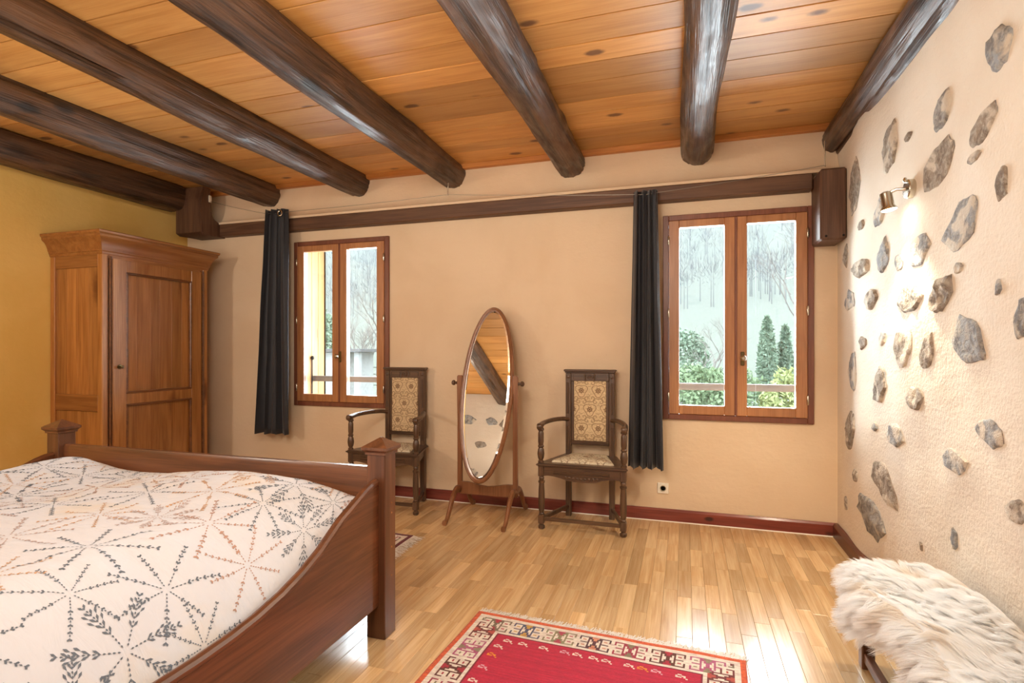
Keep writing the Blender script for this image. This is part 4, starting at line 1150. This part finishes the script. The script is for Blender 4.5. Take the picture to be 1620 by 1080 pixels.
for s in range(NS):
    u, v = rs.rand(), rs.rand() ** .8
    p = hide(u, v); e = .008
    du = hide(min(1, u + e), v) - hide(max(0, u - e), v); dv = hide(u, min(1, v + e)) - hide(u, max(0, v - e))
    n = du.cross(dv).normalized()
    if n.z < -.05 or (abs(n.z) <= .05 and n.x > 0): n = -n
    k = int(np.argmin(((cu - u) * .52) ** 2 + ((cvv - v) * 1.66) ** 2)); c = clump[k]
    pc = hide(c[0], c[1])
    flow = Vector((-.55 + .35 * c[2], .30 + .6 * c[3] + (.5 if v > .93 else 0), -.25 if u > .6 else 0)) + Vector((mn.noise(Vector((u * 3, v * 8, 3))), mn.noise(Vector((u * 3, v * 8, 9))), 0)) * .6
    ln = .052 * c[4] * rs.uniform(.75, 1.15)
    tip = p + n * ln * .42 + flow.normalized() * ln * .78; tipc = pc + n * ln * .40 + flow.normalized() * ln * .8
    tip = tip.lerp(tipc, .22) if (tip - tipc).length < .09 else tip
    if u > .55: tip.z -= .014
    tip.x = min(tip.x, XR - .012)
    side = (tip - p).cross(n); side = side.normalized() if side.length > 1e-6 else Vector((1, 0, 0))
    ang = rs.uniform(-.9, .9); side = (side * math.cos(ang) + n * math.sin(ang)).normalized(); wd = rs.uniform(.0007, .0013)
    m1 = p + n * ln * .34 + (tip - p) * .18
    b_ = len(V)
    for q in range(SEG + 1):
        t = q / SEG; pt = p * (1 - t) ** 2 + m1 * (2 * t * (1 - t)) + tip * t * t
        w_ = wd * (1 - .85 * t); V.append(tuple(pt + side * w_)); V.append(tuple(pt - side * w_))
        tt = max(0, min(1, (.55 - t) * .5 + 1.1 * max(0, mn.noise(Vector((u * 4, v * 9, 5))) - .12))); tint += [tt, tt]
    for q in range(SEG): a = b_ + q * 2; Fc.append((a, a + 1, a + 3, a + 2))
me = pymesh('fleece', V, Fc, M['fleece'], True)
at = me.attributes.new('tuft', 'FLOAT', 'POINT'); at.data.foreach_set('value', np.array(tint, dtype=np.float32))
tag(obj('fleece', me, None, sk), kind='stuff')

# ================================================================== OUTSIDE
M['meadow'] = plain('winter meadow', '#84867a', .95, var=.3, spec=0)
M['leaf'] = plain('hedge leaves', '#8b9c78', .8, var=.3, spec=0)  # this and the next two leaf colours are paled to stand in for haze
M['leaf2'] = plain('yellow green leaves', '#aeb47c', .8, var=.3, spec=0)
M['leaf3'] = plain('conifer needles', '#8f9f88', .8, var=.3, spec=0)
M['bark'] = plain('grey bark', '#8a8079', .9, var=.3, spec=0)
M['forest'] = plain('bare winter wood', '#6f6d6b', .95, var=.25, spec=0)
def ground_z(x, y):
    z = -2.3
    if y > 16: z += (y - 16) * .055
    if y > 55: z += (y - 55) * .20 
    if y > 95: z += (y - 95) * .42
    return z + (.6 * mn.noise(Vector((x * .04, y * .04, 0))) * min(4, max(0, (y - 16) / 15)))
vv = []; ff = []
ys = [4.7, 7, 10, 13, 16] + [16 + 5 * k for k in range(1, 20)] + [120 + 15 * k for k in range(0, 14)]
xs = [-260 + 13 * k for k in range(32)]
for y in ys:
    for x in xs: vv.append((x, y, ground_z(x, y)))
nX = len(xs)
for j in range(len(ys) - 1):
    for i in range(nX - 1): a = j * nX + i; ff.append((a, a + 1, a + nX + 1, a + nX))
o = bpy.data.objects.new('meadow', pymesh('meadow', vv, ff, M['meadow'], True)); COL.objects.link(o)
tag(o, 'pale meadow rising to a wooded hillside beyond the windows', 'meadow', kind='structure')
rs = np.random.RandomState(2)
def cards(n, sampler, size, rs):
    V = []; Fc = []
    for _ in range(n):
        c = sampler(); a = rs.normal(size=3); a /= np.linalg.norm(a); b_ = np.cross(a, rs.normal(size=3)); b_ /= np.linalg.norm(b_) + 1e-9
        s = size * rs.uniform(.6, 1.3); k = len(V); V += [c - a * s, c + b_ * s * .45, c + a * s, c - b_ * s * .45]; Fc.append((k, k + 1, k + 2, k + 3))
    return V, Fc
def branches(bm, p, d, L, r, depth, rn):
    q = p + d * L; mid = p.lerp(q, .5) + Vector((rn.uniform(-.06, .06), rn.uniform(-.06, .06), 0)) * L
    tube(bm, [p, mid, q], [r, r * .8, r * .6], 5)
    if depth:
        for k in range(rn.choice((2, 3, 3))):
            dd = (d + Vector((rn.uniform(-.8, .8), rn.uniform(-.8, .8), rn.uniform(-.25, .55)))).normalized(); branches(bm, p.lerp(q, rn.uniform(.6, 1)), dd, L * rn.uniform(.6, .8), r * .55, depth - 1, rn)
def bush(x, y, rx, ry, h, mat, label, n=2600, size=.07, group=None, seed=1):
    rs = np.random.RandomState(seed); z0 = ground_z(x, y)
    t = thing('bush', (x, y, z0), label, 'bush', group)
    def smp():
        d = rs.normal(size=3); d /= np.linalg.norm(d); d[2] = abs(d[2]) if d[2] < -.3 else d[2]
        r = rs.uniform(.72, 1.0) + .18 * mn.noise(Vector(d * 2.2) + Vector((x, y, 0)))
        return np.array([x + d[0] * rx * r, y + d[1] * ry * r, z0 + h * .5 + d[2] * h * .5 * r])
    V, Fc = cards(n, smp, size, rs); me = pymesh('foliage', V, Fc, mat); tag(obj('foliage', me, None, t), kind='stuff')
    bm = NB(); rn = random.Random(seed)
    for k in range(6): branches(bm, Vector((x, y, z0)), Vector((rn.uniform(-.6, .6), rn.uniform(-.4, .4), 1)).normalized(), h * .38, .025, 2, rn)
    obj('stems', bm, M['bark'], t)
def tree(x, y, h, label, depth=5, seed=1, lean=0, group=None, r=.12):
    z0 = ground_z(x, y); t = thing('bare_tree', (x, y, z0), label, 'tree', group); bm = NB(); rn = random.Random(seed)
    tube(bm, [(x, y, z0), (x + lean * .15, y, z0 + h * .2), (x + lean * .3, y, z0 + h * .36)], [r, r * .85, r * .7], 7); obj('trunk', bm, M['bark'], t)
    bm = NB()
    for k in range(4): branches(bm, Vector((x + lean * .3 * (.8 + k * .07), y, z0 + h * (.29 + .023 * k))), Vector((rn.uniform(-.7, .7), rn.uniform(-.7, .7), rn.uniform(.5, 1))).normalized(), h * .22, r * .5, depth, rn)
    obj('crown', bm, M['bark'], t)
def conifer(x, y, h, w_, label, seed):
    rs = np.random.RandomState(seed); z0 = ground_z(x, y); t = thing('conifer', (x, y, z0), label, 'tree', 'slim conifers beyond the right window')
    def smp():
        q = rs.rand() ** 1.3; a = rs.uniform(0, 2 * PI); r = w_ * (math.sin(PI * min(1, (1 - q) * .62 + .0)) ** .8) * rs.uniform(.7, 1.05)
        return np.array([x + r * math.cos(a), y + r * math.sin(a), z0 + .3 + q * (h - .3)])
    V, Fc = cards(2200, smp, .22, rs); tag(obj('foliage', pymesh('foliage', V, Fc, M['leaf3']), None, t), kind='stuff')
    bm = NB(); tube(bm, [(x, y, z0), (x, y, z0 + h * .9)], [.12, .03], 7); obj('trunk', bm, M['bark'], t)
# what stands beyond the right window
bush(.25, 13.5, 1.1, .9, 3.3, M['leaf'], 'green leafy bush beyond the left pane of the right window', 4200, .07, None, 3)
bush(2.35, 13.2, .85, .7, 3.2, M['leaf2'], 'yellow green bush beyond the right pane of the right window', 3600, .07, None, 4)
bush(1.3, 18.5, 1.5, .8, 2.9, M['leaf'], 'clipped dark hedge bush behind the leafy bush', 3000, .08, None, 5)
bush(-.3, 27, 1.6, 1.0, 4.0, M['leaf3'], 'far round evergreen bush at the foot of the meadow', 2600, .12, None, 8)
bush(-7.2, 11.0, 1.5, .8, 1.5, M['leaf'], 'low green bush under the guard rail of the left window', 3000, .06, None, 6)
bush(-16.2, 22, 1.1, 1.0, 5.0, M['leaf3'], 'dark green bush beyond the shutter of the left window', 2600, .12, None, 7)
conifer(4.5, 34, 4.0, .45, 'taller slim conifer beyond the right window', 3)
conifer(5.6, 35, 3.4, .36, 'shorter slim conifer right of the taller one', 4)
tree(3.75, 22, 9.5, 'bare winter tree at the right edge of the right window', 5, 5, .6, None, .10)
tree(1.2, 24, 5.5, 'small bare winter tree beyond the left pane of the right window', 5, 8, -.4, None, .06)
tree(-12.6, 19.5, 5.8, 'bare winter tree beyond the left window, reaching sideways', 5, 11, .8, None, .09)
tree(-24.5, 40, 10.0, 'tall thin bare tree behind the shed of the left window', 5, 15, .3, None, .14)
# shed, fence and posts beyond the left window
x, y = -10.55, 15.2; z0 = ground_z(x, y)
sd = thing('shed', (x, y, z0), 'low grey shed with flat roof beyond the left window', 'shed')
bm = NB(); box(bm, x - 1.6, x + .1, y, y + 1.6, z0, z0 + 3.5, .02); obj('wall', bm, M['concrete'], sd)
bm = NB(); box(bm, x - 1.9, x + .75, y - .25, y + 1.8, z0 + 3.5, z0 + 3.61, .01); obj('roof', bm, M['greywood'], sd)
bm = NB(); box(bm, x + .40, x + .58, y - .05, y + .13, z0, z0 + 3.5, .01); obj('post', bm, M['concrete'], sd)
fe = thing('wire_fence', (-9, 17, ground_z(-9, 17)), 'thin wire fence with posts on the lawn beyond the left window', 'fence')
for k in range(6):
    xx = -13.5 + k * 1.6; zz = ground_z(xx, 17.5); bm = NB(); tube(bm, [(xx, 17.5, zz), (xx, 17.5, zz + 2.9)], .03, 6); obj('fence_post', bm, M['iron'], fe)
bm = NB()
for h_ in (2.2, 2.6, 2.85): tube(bm, [(-13.5, 17.5, ground_z(-13.5, 17.5) + h_), (-5.5, 17.5, ground_z(-5.5, 17.5) + h_)], .012, 5)
obj('fence_wire', bm, M['iron'], fe)
# wood on the hillside
V = []; Fc = []
rs = np.random.RandomState(9)
for k in range(1700):
    y = 84 + rs.rand() ** 1.2 * 130; x = -.34 * y + rs.uniform(-.62, .62) * y
    z = ground_z(x, y); h_ = rs.uniform(5, 9)
    for q in range(44):
        d = rs.normal(size=3); d /= np.linalg.norm(d); p = np.array([x, y, z + h_ * .62]) + d * np.array([.22, .22, .32]) * h_ * rs.uniform(.3, 1)
        e = p + (d * .5 + np.array([0, 0, .6])) * h_ * .16; wv = np.array([1, 0, .3]) * rs.uniform(.02, .05)
        b_ = len(V); V += [p - wv, p + wv, e]; Fc.append((b_, b_ + 1, b_ + 2))
    wv = np.array([.07, 0, 0]); b_ = len(V); V += [np.array([x, y, z - .3]) - wv, np.array([x, y, z - .3]) + wv, np.array([x, y, z + h_ * .85])]; Fc.append((b_, b_ + 1, b_ + 2))
o = bpy.data.objects.new('hillside_wood', pymesh('hillside_wood', V, Fc, M['forest'])); COL.objects.link(o)
tag(o, 'bare winter wood on the hillside far beyond the windows', 'wood', kind='stuff')
# valley haze
m = bpy.data.materials.new('valley haze'); m.use_nodes = True; nt = m.node_tree; nt.nodes.clear()
out = nt.nodes.new('ShaderNodeOutputMaterial'); vo = nt.nodes.new('ShaderNodeVolumeScatter'); vo.inputs['Density'].default_value = .0024; vo.inputs['Color'].default_value = (.93, .97, 1, 1)
nt.links.new(vo.outputs[0], out.inputs['Volume'])
bm = NB(); box(bm, -260, 150, 48, 300, -12, 110); o = obj('haze', bm, m, ang=0); place(o, (-40, 100, 0)); tag(o, 'pale winter haze in the valley', 'haze', kind='stuff')
